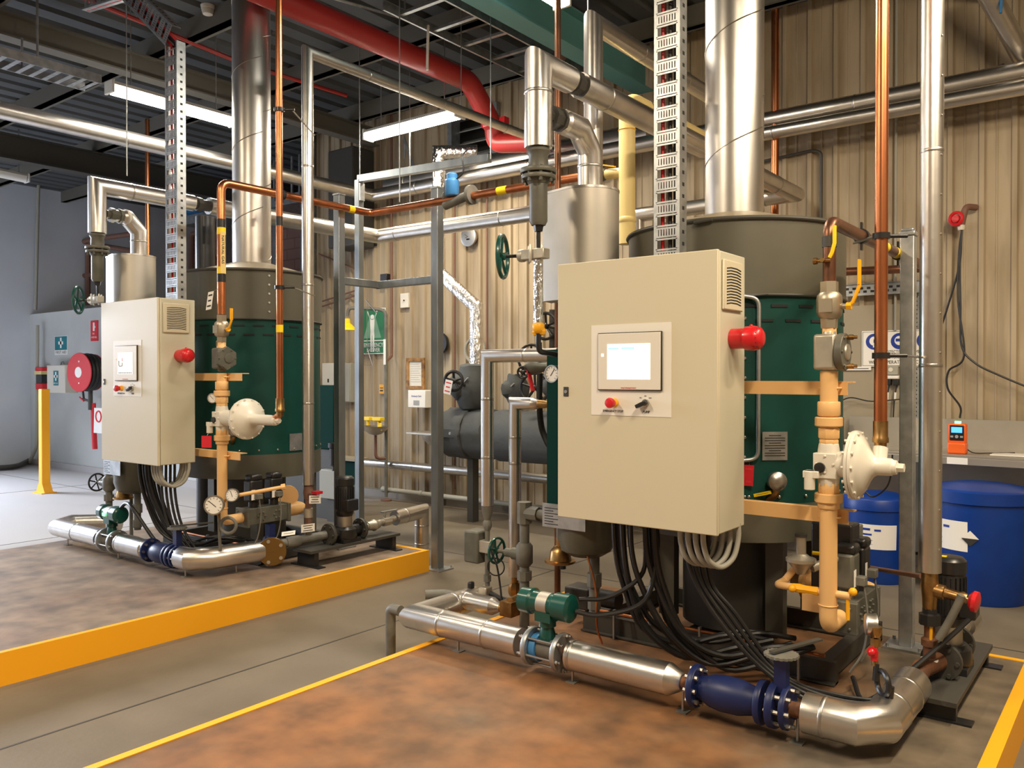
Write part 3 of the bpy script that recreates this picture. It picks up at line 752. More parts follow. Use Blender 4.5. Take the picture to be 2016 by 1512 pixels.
        for yy in (3.95, 4.18): cl.lathe((gx, yy, ztop), Y, [(0, r + .008), (.03, r + .008)], 16).obox((gx, yy + .015, ztop), X * .004, Y * .012, Z * .06)
        part('pipe_clamp', cl, 'blackp', o)
        tag('white card tied to the copper gas riser of the farther boiler', (gx - .03, gy - .075, 2.135), V((.8, .2, .12)), V((.25, 0, 1)), .05, .13, cord=(gx, gy - r, 2.22))
    v = thing('gas_ball_valve', f'nickel ball valve with yellow lever on the gas train of the {w}', 'valve', (gx, gy, 1.80), 'gas ball valves')
    zb = 1.80 if not far else 1.84
    part('valve_body', G().lathe((gx, gy, zb), Z, [(0, .034), (.04, .036)], 6).lathe((gx, gy, zb + .04), Z, [(0, .038), (.012, .049), (.03, .052), (.08, .052), (.098, .049), (.11, .038)], 20).box(gx - .026, gx + .026, gy - .055, gy + .02, zb + .065, zb + .12).lathe((gx, gy, zb + .15), Z, [(0, .037), (.045, .037), (.046, .032)], 6).cyl((gx, gy, zb + .09), (gx + .075, gy, zb + .09), .012), 'nickel', v)
    part('lever', handle_lever(G().lathe((gx + .07, gy, zb + .09), X, [(0, .016), (.02, .016)], 6), (gx + .07, gy, zb + .085), X, Z, .19 if not far else .15), 'yhand', v)
    # meter / filter body
    v = thing('gas_filter', f'{"square cast aluminium" if not far else "grey hexagonal"} gas filter body on the gas train of the {w}', 'gas filter', (gx, gy, 1.62))
    fm = 'alum' if not far else 'valve'; zf = 1.70 if not far else 1.725
    part('filter_body', G().box(gx - .052, gx + .04, gy - .052, gy + .052, zf - .075, zf + .075).lathe((gx, gy, zf - .095), Z, [(0, .032), (.19, .032)], 8), fm, v, bev=.012)
    hx = [(cos(radians(30 + 60 * i)) * .085, sin(radians(30 + 60 * i)) * .085) for i in range(6)] if far else [(cos(2 * pi * i / 16) * .078, sin(2 * pi * i / 16) * .078) for i in range(16)]
    cv = part('filter_cover', G().prism(hx, (gx + .04, gy, zf), Y, Z, X * .03).bolts((gx + .07, gy, zf), X, .066, 6, .007, .012), fm if far else 'valve', v, bev=.003)
    part('cover_plug', G().lathe((gx + .07, gy + .01, zf), X, [(0, .035), (.006, .033), (.008, .02)], 18), fm, v)
    if not far: part('bleed_nipple', G().lathe((gx + .065, gy + .01, zf + .06), X, [(0, .008), (.012, .008), (.012, .011), (.03, .011), (.03, .007), (.045, .007)], 8).lathe((gx + .065, gy + .01, zf - .06), X, [(0, .008), (.012, .008), (.012, .011), (.03, .011), (.03, .007), (.045, .007)], 8), 'brass', v)
    # cream pipe with unions
    R_ = .036; zbot = .545 if not far else .56; zr = 1.232 if not far else 1.30
    o = one('gas_pipe', G().tube([(gx, gy, 1.62), (gx, gy, zr + .085)], R_, 20).lathe((gx, gy, zb - .07), Z, [(0, .034), (.02, .036), (.04, .034), (.045, .03), (.07, .03)], 8), 'cream', f'cream painted gas pipe above the regulator of the {w}', 'pipe', 'upper cream gas pipes')
    un = G()
    for z, rr, hh, n in ((zr + .155, .056, .04, 10), (zr + .20, .046, .06, 20), (zr + .105, .044, .045, 8), (zr + .08, .04, .022, 8)): un.lathe((gx, gy, z), Z, [(0, rr * .94), (.004, rr), (hh - .004, rr), (hh, rr * .94)], n)
    part('pipe_union', un, 'cream', o)
    o = one('gas_pipe', G().tube([(gx, gy, zr - .09), (gx, gy, zbot), (gx, gy + .17, zbot)], R_, 20, .05, 7), 'cream', f'cream painted gas pipe below the regulator of the {w}, bending back at the bottom', 'pipe', 'lower cream gas pipes')
    un = G()
    for z, rr, hh, n in ((zr - .165, .056, .04, 10), (zr - .19, .046, .03, 8), (zr - .125, .044, .045, 8)): un.lathe((gx, gy, z), Z, [(0, rr * .94), (.004, rr), (hh - .004, rr), (hh, rr * .94)], n)
    un.torus((gx, gy, zbot + .09), Z, R_ + .002, .003, 20, 5)
    part('pipe_union', un, 'cream', o)
    # brackets
    zl = ((1.519, 1.577, -1.015, 'upper'), (.975, 1.035, -1.01, 'lower')) if not far else ((1.565, 1.62, -.93, 'upper'), (1.0, 1.052, -.955, 'lower'))
    for a, b, xe, nm in zl:
        br = one('gas_pipe_bracket', G().box(x1 - .15, xe + T.x, gy + .037, gy + .043, a, b).box(x1 - .15, xe + T.x + .02, gy + .043, gy + .085, b - .006, b), 'cream', f'{nm} cream angle bracket holding the gas train of the {w}', 'bracket', 'gas train brackets')
        part('u_bolt', G().torus((gx, gy + .02, (a + b) / 2), Z, R_ + .006, .005, 20, 6), 'cream', br)
    # regulator
    q = .11 if not far else .30
    Ls = .18 if not far else .36
    v = thing('gas_regulator', f'white gas regulator with large round diaphragm on the {w}', 'regulator', (gx, gy, zr - .09), 'white gas regulators')
    part('regulator_body', G().box(gx - .05, gx + .045, gy - .05, gy + .045, zr - .06, zr + .045).lathe((gx, gy, zr - .095), Z, [(0, .042), (.03, .045), (.15, .045), (.18, .04)], 12).box(gx - .085, gx - .02, gy - .075, gy - .02, zr - .06, zr - .03).cyl((gx - .06, gy - .06, zr - .11), (gx - .06, gy - .06, zr - .03), .022).bolts((gx, gy - .053, zr), Y, .034, 4, .006, .008), 'white', v, bev=.008)
    part('neck', G().lathe((gx + .03, gy, zr), X, [(0, .05), (.04, .058), (q - .04, .045), (q - .03, .06)], 20), 'white', v)
    dp = part('diaphragm', G().lathe((gx + q - .022, gy, zr), X, [(0, .06), (.004, .125), (.01, .141), (.02, .143), (.022, .138), (.024, .143), (.034, .141), (.038, .128), (.05, .118), (.062, .098), (.075, .07), (.09, .047), (.105, .037), (Ls - .02, .035), (Ls - .015, .03), (Ls, .028)], 44), 'white', v)
    part('rim_bolt', G().bolts((gx + q, gy, zr), X, .133, 14, .007, .044), 'white', dp)
    part('end_nut', G().lathe((gx + q + Ls - .025, gy, zr), X, [(0, .02), (.03, .018)], 6), 'white', dp)
    part('body_plug', G().lathe((gx - .02, gy - .05, zr - .015), -Y, [(0, .022), (.012, .022), (.014, .016)], 14), 'blackp', v)
    # copper vent pipe
    vx = gx + q + .09; vx = -.885 if not far else -4.615
    vy = 3.62 if not far else 3.44
    zz = 1.325 if not far else 1.36
    if not far: part('vent_boss', G().cyl((vx, gy + .01, zr), (vx, vy, zz - .02), .03), 'white', v)
    if not far: pts = [(vx, vy, CEIL), (vx, vy, zz)]
    else: pts = [(vx, vy, CEIL), (vx, vy, zz - .02), (vx - .06, vy, zz - .045)]
    o = one('copper_vent_pipe', G().tube(pts, .0255 if not far else .022, 18, .03), 'copper', f'bright copper vent pipe rising from the regulator of the {w}', 'pipe', 'copper vent pipes')
    part('brass_fitting', G().lathe((vx, vy, zz - .03), Z, [(0, .024), (.03, .024), (.032, .032), (.05, .032), (.055, .029), (.12, .029)], 16), 'brass', o)
    cl = G()
    for z in ((1.683, 2.172) if not far else (2.19, 3.37)):
        cl.lathe((vx, vy, z - .012), Z, [(0, .034), (.024, .034)], 18).cyl((vx, vy, z), (vx + .085, vy + .06, z), .008)
    part('pipe_clamp', cl, 'blackp', o)
    st = G()
    for z in ((1.683,) if not far else (2.19, 3.37)): st.cyl((vx + .07, vy + .05, z), V((vx + .072, vy + .335, z)) if not far else V((vx - .28, vy + .52, z)), .005, n=8)
    if not far: st.cyl((vx - .03, vy, 2.172), (vx - .19, vy + .3, 2.20), .006, n=8)
    part('clamp_rod', st, 'steel', o)
    if far: part('yellow_band', G().lathe((vx, vy, 1.89), Z, [(0, .0235), (.05, .0235)], 18, False), 'yplas', o)
    if far: part('black_band', G().lathe((vx, vy, 2.60), Z, [(0, .0235), (.06, .0235)], 18, False), 'blackp', o)
    # valve train behind the gas pipe, with two actuators
    vy0 = gy + .17
    v = thing('gas_valve_train', f'double gas valve with two black actuators beside the {w} gas pipe', 'gas valve', (gx, vy0 + .2, .47), 'double gas valves')
    part('valve_block', G().box(gx - .06, gx + .06, vy0 + .0, vy0 + .36, zbot - .055, zbot + .065).box(gx - .075, gx + .075, vy0 - .012, vy0 + .012, zbot - .07, zbot + .07).box(gx - .075, gx + .075, vy0 + .35, vy0 + .374, zbot - .07, zbot + .07).bolts((gx, vy0 - .012, zbot), Y, .062, 4, .008, .02, .78).bolts((gx + .06, vy0 + .12, zbot), X, .03, 6, .008, .02).bolts((gx + .06, vy0 + .26, zbot), X, .03, 6, .008, .02), 'valve', v, bev=.006)
    for i, dy in enumerate((.09, .27)):
        ac = part('actuator', G().box(gx - .045, gx + .045, vy0 + dy - .055, vy0 + dy + .055, zbot + .11, zbot + .27).cyl((gx, vy0 + dy, zbot + .05), (gx, vy0 + dy, zbot + .12), .035), 'valve' if not far and i == 0 else 'blackp', v, bev=.014)
        part('actuator_cap', G().box(gx - .04, gx + .05, vy0 + dy - .05, vy0 + dy + .05, zbot + .265, zbot + .31), 'blackp', ac, bev=.016)
        part('cable_plug', G().box(gx + .045, gx + .085, vy0 + dy - .025, vy0 + dy + .025, zbot + .13, zbot + .17), 'pgrey', ac, bev=.004)
        part('actuator_cable', G().tube(catmull([(gx + .075, vy0 + dy, zbot + .13), (gx + .09, vy0 + dy, zbot), (gx + .08, vy0 + dy - .02, zbot - .15), (gx + .03, vy0 + dy - .05, zbot - .25)]), .005, 6), 'pgrey', ac)
        part('rating_label', G().box(gx + .0455, gx + .047, vy0 + dy - .048, vy0 + dy - .015, zbot + .125, zbot + .2), 'paper', ac)
    # outlet pipe round to the burner
    bo = one('burner_gas_pipe', G().tube([(gx, vy0 + .36, zbot), (gx, vy0 + .56, zbot), (bx + .33, vy0 + .56, zbot)], .045, 18, .09, 7), 'cream', f'cream gas pipe bending from the double gas valve into the burner of the {w}', 'pipe', 'cream burner pipes')
    part('round_flange', flange(G(), (bx + .40, vy0 + .56, zbot), X, .10, .02).bolts((bx + .40, vy0 + .56, zbot), X, .08, 6, .009, .03), 'cream', bo)
    if far: part('round_disc', flange(G(), (bx + .56, vy0 + .5, zbot + .09), V((.8, -.6, 0)), .085, .02), 'cream', bo)
    # pilot branch
    if not far:
        z = .685
        o = one('pilot_gas_pipe', G().tube([(gx + .09, gy, z), (gx - .22, gy + .005, z), (gx - .22, gy + .1, z), (gx - .18, gy + .12, z + .06)], .016, 12, .02), 'cream', 'thin cream pilot gas pipe crossing the lower gas pipe of the nearer boiler', 'pipe')
        part('brass_cock', G().lathe((gx - .15, gy, z), X, [(0, .018), (.03, .02), (.06, .016), (.1, .018), (.11, .018)], 8).ball((gx - .145, gy - .02, z), .017, 9).ball((gx + .1, gy, z + .02), .018, 9).cyl((gx + .08, gy, z), (gx + .08, gy, z - .1), .008), 'yhand', o)
        v = thing('pilot_regulator', 'small grey pilot gas regulator beside the cream gas pipe', 'regulator', (gx - .155, gy + .12, .70))
        part('regulator_body', G().lathe((gx - .155, gy + .12, .72), Z, [(0, .02), (.03, .04), (.05, .055), (.056, .065), (.07, .065), (.074, .045), (.09, .025)], 20).cyl((gx - .155, gy + .12, .79), (gx - .155, gy + .12, .885), .022), 'alum', v)
        part('regulator_cap', G().lathe((gx - .155, gy + .12, .885), Z, [(0, .026), (.014, .026)], 16), 'dgrey', v)
        part('outlet_stub', G().cyl((gx - .11, gy + .13, .75), (gx - .03, gy + .22, .79), .02).lathe((gx - .06, gy + .185, .775), V((.08, .09, .04)), [(0, .034), (.02, .034)], 6), 'alum', v)
        v = thing('ignition_transformer', 'black ignition box behind the cream gas pipe of the nearer boiler', 'ignition box', (gx - .06, gy + .32, .6))
        part('box_body', G().box(gx - .16, gx + .02, gy + .27, gy + .40, .60, .93), 'blackp', v, bev=.008)
        part('yellow_test_point', G().cyl((gx - .15, gy + .265, .79), (gx - .08, gy + .265, .79), .009).torus((gx - .07, gy + .265, .80), Y, .012, .003, 12, 5), 'yplas', v)
        ja, jb = at(1640, 1032, y=4.1), at(1688, 1090, y=4.1)
        one('junction_box', G().box(ja.x, jb.x, 4.1, 4.2, jb.z, ja.z), 'pgrey', 'grey junction box behind the lower bracket of the nearer gas train', 'junction box', bev=.006)
        one('gas_support_bracket', G().box(gx - .15, gx - .01, gy + .12, gy + .126, .56, .63).box(gx - .15, gx - .01, gy + .12, gy + .17, .63, .636), 'cream', 'short cream angle bracket beside the bottom bend of the nearer gas pipe', 'bracket')
        tag('red plastic tag tied beside the nearer cabinet', on(1478, 935) + V((.0, -.025, 0)), V((1, .15, 0)), V((.05, 0, 1)), .045, .10, 'redtag', 2, on(1475, 903), ink='inkr')
        tag('narrow yellow strip tag tied below the nearer sight port', on(1500, 971) + V((.01, -.02, 0)), V((1, .1, .28)), V((-.28, 0, 1)), .085, .016, 'yplas', 1)
        one('bent_conduit', G().tube([on(1462, 583) + V((.0, -.03, 0)), on(1499, 588) + V((.0, -.03, 0)), on(1497, 903) + V((0, -.03, 0)), on(1462, 906) + V((0, -.03, 0))], .010, 10, .05), 'galv', 'bent grey steel conduit on the green shell beside the nearer cabinet', 'conduit')
    else:
        gauge('small round gauge beside the farther gas pipe', (gx - .07, gy - .03, 1.44), V((.55, -.8, 0)), .035, (gx - .01, gy, 1.44), ang=.8)
        gauge('small gauge on the beside the farther gas pipe near its bottom', (gx + .15, gy - .02, .76), V((.6, -.8, .1)), .045, (gx + .02, gy, .70), ang=1.2)
        one('pressure_stub', G().tube([(gx + .13, gy + .05, .75), (gx + .33, gy + .28, .80)], .014, 10).lathe((gx + .32, gy + .27, .798), V((.2, .23, .05)), [(0, .022), (.03, .022)], 8), 'cream', 'short cream branch pipe beside the bottom gauge of the farther boiler', 'pipe')
        tag('red plastic tag hanging under the farther regulator', (gx - .06, gy - .085, 1.13), V((1, .6, 0)), Z, .075, .085, 'redtag', 0, (gx - .06, gy - .07, 1.19))
        one('switch_fitting', G().cyl((gx - .13, gy + .06, 1.68), (gx - .13, gy + .06, 1.95), .009).lathe((gx - .13, gy + .06, 1.80), Z, [(0, .016), (.05, .02), (.06, .014)], 8), 'brass', 'small brass pressure fitting beside the farther gas filter', 'fitting')
    # ---------------- cables under the cabinet
    rnd = random.Random(5 + k); gname = f'black cables hanging under the {"nearer" if not far else "farther"} cabinet'
    for i in range(10):
        xa = x0 + .20 + i * .027 + rnd.uniform(-.01, .01); ya = y0 + .12 + rnd.uniform(0, .12); e = rnd.uniform(-.06, .06)
        xb = x0 + .30 + i * .024 + e
        zl = .24 + rnd.uniform(0, .09)
        pts = [(xa, ya, z0 + .03), (xa + .005, ya + .01, z0 - .15), (xa + .02 + e * .3, ya + .05, .62), (xb, ya + .12, .40), (xb + .16, ya + .22, zl), (xb + .36, ya + .3, zl + .06), (xb + .5, ya + .42, .36)]
        one('hanging_cable', G().tube(catmull(pts, 5), .012 + rnd.uniform(-.002, .003), 8), 'blacks', f'black cable in the bundle hanging under the {"nearer" if not far else "farther"} cabinet', 'cable', gname)
    for i in range(4):
        xa = x0 + .60 + i * .025; ya = y0 + .15 + .02 * i
        pts = [(xa, ya, z0 + .02), (xa + .01, ya, .75 - i * .02), (xa + .12, ya + .02, .55), (xa + .32, ya + .06, .34 - .01 * i), (xa + .55, ya + .10, .225 + .012 * i), (xa + .75, ya + .22, .225 + .01 * i), (xa + .82, ya + .5, .25)]
        if far: pts = [(xa, ya, z0 + .02), (xa + .01, ya, .70), (xa + .06, ya + .04, .45), (xa + .2, ya + .12, .27), (xa + .3, ya + .3, .22 + .012 * i)]
        one('hanging_cable', G().tube(catmull(pts, 5), .010, 8), 'blacks', f'black cable sweeping from the {"nearer" if not far else "farther"} cabinet down to the right', 'cable', f'black cables sweeping right under the {"nearer" if not far else "farther"} cabinet')
    for i in range(4):
        xa = x0 + .60 + i * .036
        pts = [(xa, y0 + .08, z0 + .02), (xa + .004, y0 + .08, z0 - .06), (xa + .02, y0 + .10, z0 - .13), (xa + .05, y0 + .16, z0 - .165), (xa + .08, y0 + .22, z0 - .13), (xa + .09, y0 + .25, z0 - .05), (xa + .09, y0 + .25, z0 + .02)]
        one('flexible_conduit', G().tube(catmull(pts, 6), .012, 10), 'conduit', f'grey flexible conduit looping under the {"nearer" if not far else "farther"} cabinet', 'conduit', f'grey conduits looping under the {"nearer" if not far else "farther"} cabinet')
    # copper tube low along the skid
    one('copper_tube', G().tube([(bx - .62, by - .42, .31), (bx + .62, by - .42, .31)], .008, 8), 'copper', f'thin copper tube along the front of the {w} skid', 'tube', 'thin copper skid tubes')
    for xx in (-.5, 0, .5): one('tube_clip', G().box(bx + xx - .005, bx + xx + .005, by - .43, by - .41, .17, .33), 'galv', f'thin upright clip holding the copper tube at the {w} skid', 'clip', f'copper tube clips of the {w}')
    # blow-down brass trap under separator
    ty = cy
    v = thing('brass_trap', f'brass bell-shaped drain trap beside the separator of the {w}', 'drain trap', (cx - .17, ty, .55), 'brass drain traps')
    part('trap_bell', G().lathe((cx - .17, ty, .57), Z, [(0, .06), (.008, .085), (.02, .085), (.022, .062), (.07, .055), (.095, .035), (.1, .025), (.14, .025)], 22), 'brass', v)
    part('trap_pipe', G().tube([(cx - .17, ty, .70), (cx - .17, ty, .99), (cx - .05, ty, 1.0)], .022, 12, .05), 'pgrey', v)
    # grey blow-down pipe with valve
    if not far:
        hx, hy = -2.80, 3.74
    else:
        hx, hy = on_cyl(211, 980, -6.98, 3.66, .01).x, 3.62; hx = -6.95; hy = 3.45
    zt = .83 if not far else .93
    v = thing('blowdown_pipe', f'grey screwed blow-down pipe with elbow and tee beside the {w}', 'pipe', (hx, hy, .17), 'grey blow-down pipes')
    part('pipe_run', G().tube([(hx, hy, .17), (hx, hy, zt), (cx - .1, hy, zt)], .028, 14), 'pgrey', v)
    part('pipe_fitting', G().lathe((hx, hy, zt - .06), Z, [(0, .042), (.12, .042)], 8).lathe((hx + .02, hy, zt), X, [(0, .04), (.08, .04)], 8).lathe((hx, hy, zt - .30), Z, [(0, .034), (.02, .05), (.11, .05), (.13, .034)], 10).lathe((hx, hy, zt - .38), Z, [(0, .042), (.05, .042)], 8), 'pgrey', v)
    w2 = thing('globe_valve', f'small blow-down valve with {"green" if not far else "black"} handwheel beside the {w}', 'valve', (hx - .05, hy, zt - .24), 'blow-down valves')
    part('valve_body', G().lathe((hx - .03, hy, zt - .24), -X, [(0, .035), (.05, .035), (.055, .026), (.1, .026), (.11, .012), (.19, .012)], 12), 'valve', w2)
    part('handwheel', G().wheel((hx - .20, hy, zt - .24), X, .072, .008, 6, .018), 'teal' if not far else 'blackp', w2)
unit(0); unit(1)
# ================================================================== FRONT PIPE ROWS
def flow_meter(x, y, z, who, s=1.):
    t = thing('flow_meter', f'green flow transmitter on a flanged meter in front of the {who}', 'flow meter', (x, y, z), 'green flow transmitters')
    part('meter_body', G().cyl((x - .07, y, z), (x + .07, y, z), .055), 'pgrey', t)
    part('blue_ring', G().lathe((x - .07, y, z), X, [(0, .066), (.035, .066)], 24), 'bluel', t) if who.startswith('n') else None
    fg = flange(flange(G(), (x - .085, y, z), X, .092, .026), (x + .085, y, z), X, .092, .026)
    part('flange', fg, 'galv', t)
    st = G()
    for i in range(6):
        a = 2 * pi * i / 6 + .3; p = V((x, y + cos(a) * .078, z + sin(a) * .078)); st.cyl(p - X * .125, p + X * .125, .006, n=8).lathe(p + X * .10, X, [(0, .011), (.012, .011)], 6).lathe(p - X * .112, X, [(0, .011), (.012, .011)], 6)
    part('stud_bolt', st, 'steel', t)
    part('neck', G().lathe((x, y, z + .05), Z, [(0, .04), (.03, .038), (.06, .03), (.062, .042), (.10, .042), (.12, .03)], 18), 'teal', t)
    zz = z + .215
    h = part('transmitter_head', G().lathe((x - .155, y, zz), X, [(0, .04), (.012, .06), (.07, .062), (.08, .054), (.20, .054), (.21, .064), (.29, .066), (.30, .05), (.302, .045)], 28).box(x - .04, x + .05, y - .05, y + .05, zz - .075, zz - .03), 'teal', t)
    part('rating_band', G().lathe((x - .035, y, zz), X, [(0, .0555), (.06, .0555)], 24, False), 'stain', h)
    if not who.startswith('n'): part('status_light', G().box(x - .02, x + .015, y - .068, y - .064, zz - .012, zz + .012), 'led', h)
    return t
def rod_support(x, y, zt, label, grp, z0=.17):
    t = thing('pipe_support', label, 'pipe support', (x, y, z0), grp)
    part('support_rod', G().cyl((x, y, z0), (x, y, zt), .006, n=8), 'steel', t)
    part('foot_plate', G().box(x - .025, x + .025, y - .025, y + .025, z0, z0 + .004), 'pgrey', t)
NEAR, FAR = 'nearer boiler', 'farther boiler'
y, z, r = 3.235, .295, .07
pipe('feed_pipe', 'silver clad pipe with a bend at the left end of the nearer front pipe row', [(-3.15, 3.72, z), (-3.15, y, z), (-2.44, y, z)], r, step=.3, first=.2)
flow_meter(-2.285, y, z, 'nearer boiler')
o = pipe('feed_pipe', 'straight silver clad pipe between flow meter and blue valve at front', [(-2.15, y, z), (-1.64, y, z)], r, step=2, first=.02)
part('cone_end', G().lathe((-1.64, y, z), X, [(0, r), (.06, .038), (.065, .03)], 22), 'clad', o)
part('bare_end', G().lathe((-2.19, y, z), X, [(0, .03), (.045, .03)], 16), 'rusty', o)
one('pipe_stub', G().lathe((-1.578, y, z), X, [(0, .03), (.045, .03)], 18), 'rusty', 'rusty bare pipe stub before the nearer blue valves', 'pipe stub')
def blue_valves(x, y, z, who, back=.30):
    t = thing('check_valve', f'dark blue flanged check valve in the front pipe row of the {who}', 'valve', (x, y, z - .1), 'blue check valves')
    part('valve_flange', flange(flange(G(), (x, y, z), X, .088, .026), (x + .285, y, z), X, .088, .024), 'blue', t)
    part('valve_body', G().lathe((x, y, z - .005), X, [(0, .05), (.03, .05), (.07, .066), (.12, .074), (.19, .072), (.24, .06), (.285, .05)], 24), 'blue', t)
    part('flange_bolt', G().bolts((x, y, z), X, .07, 8, .01, .055), 'steel', t)
    x2 = x + .325
    b = thing('butterfly_valve', f'dark blue butterfly valve with notched lever plate in front of the {who}', 'valve', (x2, y, z - .1), 'blue butterfly valves')
    part('valve_body', flange(flange(G(), (x2 + .01, y, z), X, .09, .03), (x2 + .06, y, z), X, .085, .022).box(x2 + .012, x2 + .06, y - .022, y + .022, z + .06, z + .2), 'blue', b)
    part('flange_bolt', G().bolts((x2 + .04, y, z), X, .072, 8, .009, .10), 'steel', b)
    pl = [(cos(2 * pi * i / 40) * (.062 if i % 2 else .068), sin(2 * pi * i / 40) * (.062 if i % 2 else .068)) for i in range(40)]
    part('lever_plate', G().prism(pl, (x2 + .035, y, z + .2), X, Y, Z * .01), 'pgrey', b)
    part('lever', G().obox((x2 + .06, y + .10, z + .22), V((.05, .14, 0)), V((.012, -.004, 0)), Z * .004), 'dgrey', b)
blue_valves(-1.515, y, z, 'nearer boiler')
one('pipe_stub', G().lathe((-1.13, y, z), X, [(0, .03), (.08, .03)], 18), 'rusty', 'rusty bare pipe stub after the nearer blue valves', 'pipe stub')
r2 = .077
o = one('feed_pipe', G().tube([(-1.06, y, z), (-.88, y, z), (-.80, y + .085, z), (-.80, 3.80, z)], r2, 26), 'clad', 'silver clad mitred elbow pipe at bottom right leading to the nearer pump', 'pipe')
s = G(); bands(s, (-1.06, y, z), (-.86, y, z), r2, .10, .075); bands(s, (-.80, y + .09, z), (-.80, 3.80, z), r2, .2, .12)
part('seam_band', s, 'steel', o)
part('end_cap', G().lathe((-1.064, y, z), X, [(0, .03), (.004, r2)], 24), 'steel', o)
for x in (-2.85, -2.14, -1.578, -1.09): rod_support(x, y, z - .03, {-2.85: 'thin rod support under the left silver pipe of the nearer front row', -2.14: 'thin rod support beside the nearer flow meter', -1.578: 'thin rod support under the rusty stub beside the nearer blue valves', -1.09: 'thin rod support under the rusty stub beside the nearer blue valves'}[x], 'rod supports of the nearer front pipe row')
# loop of gauge tube and ball valve on the elbow
lc = at(1738, 1345, y=3.40); rc = at(1723, 1281, y=3.42); gc = at(1722, 1230, y=3.44)
one('siphon_loop', G().torus(lc, V((.75, .66, 0)), .045, .011, 24, 8).tube([(lc.x + .03, 3.385, .36), (lc.x + .035, 3.385, lc.z)], .011, 8).tube([(lc.x - .03, 3.41, lc.z), (rc.x + .005, rc.y, rc.z - .05)], .011, 8), 'blackp', 'black pigtail siphon loop standing on the silver elbow beside the nearer pump skid', 'siphon')
t = thing('gauge_cock', 'small cock with a red handle between siphon loop and steel gauge', 'valve', rc)
part('cock_body', G().cyl(rc - Z * .06, gc - Z * .04, .012).lathe(rc + Z * .02, Z, [(0, .02), (.03, .02)], 8).lathe(rc + Z * .055, Z, [(0, .017), (.02, .026), (.04, .026)], 8), 'brass', t)
part('red_handle', G().lathe(rc + V((-.005, -.012, 0)), V((.1, -1, 0)), [(0, .02), (.012, .022)], 8).ball(rc + V((-.005, -.028, 0)), .014, 8).box(rc.x - .012, rc.x + .012, rc.y - .02, rc.y, rc.z - .035, rc.z), 'red', t)
gauge('steel cased pressure gauge seen from the side above the siphon loop', gc, V((1, .42, 0)), .042, rc + Z * .05)

# left row (farther boiler)
y, z, r = 3.25, .30, .074
pipe('feed_pipe', 'silver clad pipe with a bend at the left end of the farther front pipe row', [(-7.25, 3.70, z), (-7.55, 3.42, z), (-7.42, y, z), (-6.66, y, z)], r, step=.7, first=.35)
flow_meter(-6.50, y, z, 'farther boiler')
o = pipe('feed_pipe', 'straight silver clad pipe beside the farther flow meter', [(-6.36, y, z), (-5.98, y, z)], r, step=2, first=.02)
part('cone_end', G().lathe((-5.98, y, z), X, [(0, r), (.04, .05)], 22), 'clad', o)
blue_valves(-5.915, y, z, 'farther boiler')
o = one('feed_pipe', G().tube([(-5.50, y, z), (-5.40, y, z), (-5.31, y + .11, z), (-5.25, 3.74, z)], .08, 26), 'clad', 'silver clad bent pipe beside the farther blue valves', 'pipe')
s = G(); bands(s, (-5.50, y, z), (-5.38, y, z), .08, .09, .05); bands(s, (-5.33, y + .11, z), (-5.25, 3.74, z), .08, .18, .1); part('seam_band', s, 'steel', o)
dv = V((.08, .39, 0)).normalized()
t = thing('blank_flange_valve', 'dark blue flange with a brown blank cover at the end of the farther front pipe', 'flange', (-5.19, 3.80, .2))
part('blue_flange', flange(G(), (-5.24, 3.80, z), dv, .105, .024).box(-5.27, -5.21, 3.79, 3.84, z + .08, z + .19), 'blue', t)
bc = V((-5.155, 3.77, z)); bd = V((.72, -.69, 0))
part('blank_cover', flange(G(), bc, bd, .105, .022), 'brown', t)
part('cover_bolt', G().bolts(bc, bd, .08, 5, .014, .034), 'alum', t)
for x, yy in ((-7.25, y), (-6.4, y), (-5.45, y), (-5.28, 3.55)): rod_support(x, yy, z - .06, {-7.25: 'thin rod support at the left end of the farther front row', -6.4: 'thin rod support beside the farther flow meter', -5.45: 'thin rod support under the farther bent silver pipe', -5.28: 'thin rod support before the brown blank cover'}[x], 'rod supports of the farther front pipe row')
one('siphon_loop', G().torus((-5.18, 3.42, .54), V((.6, -.8, 0)), .055, .012, 24, 8).tube([(-5.25, 3.40, .36), (-5.245, 3.39, .50), (-5.22, 3.37, .66)], .011, 8), 'pgrey', 'grey pigtail siphon loop on the farther silver elbow', 'siphon')
gauge('large steel pressure gauge in front of the farther gas pipe bend', (-5.17, 3.30, .70), V((.66, -.75, .05)), .066, (-5.22, 3.37, .60), ang=.7)

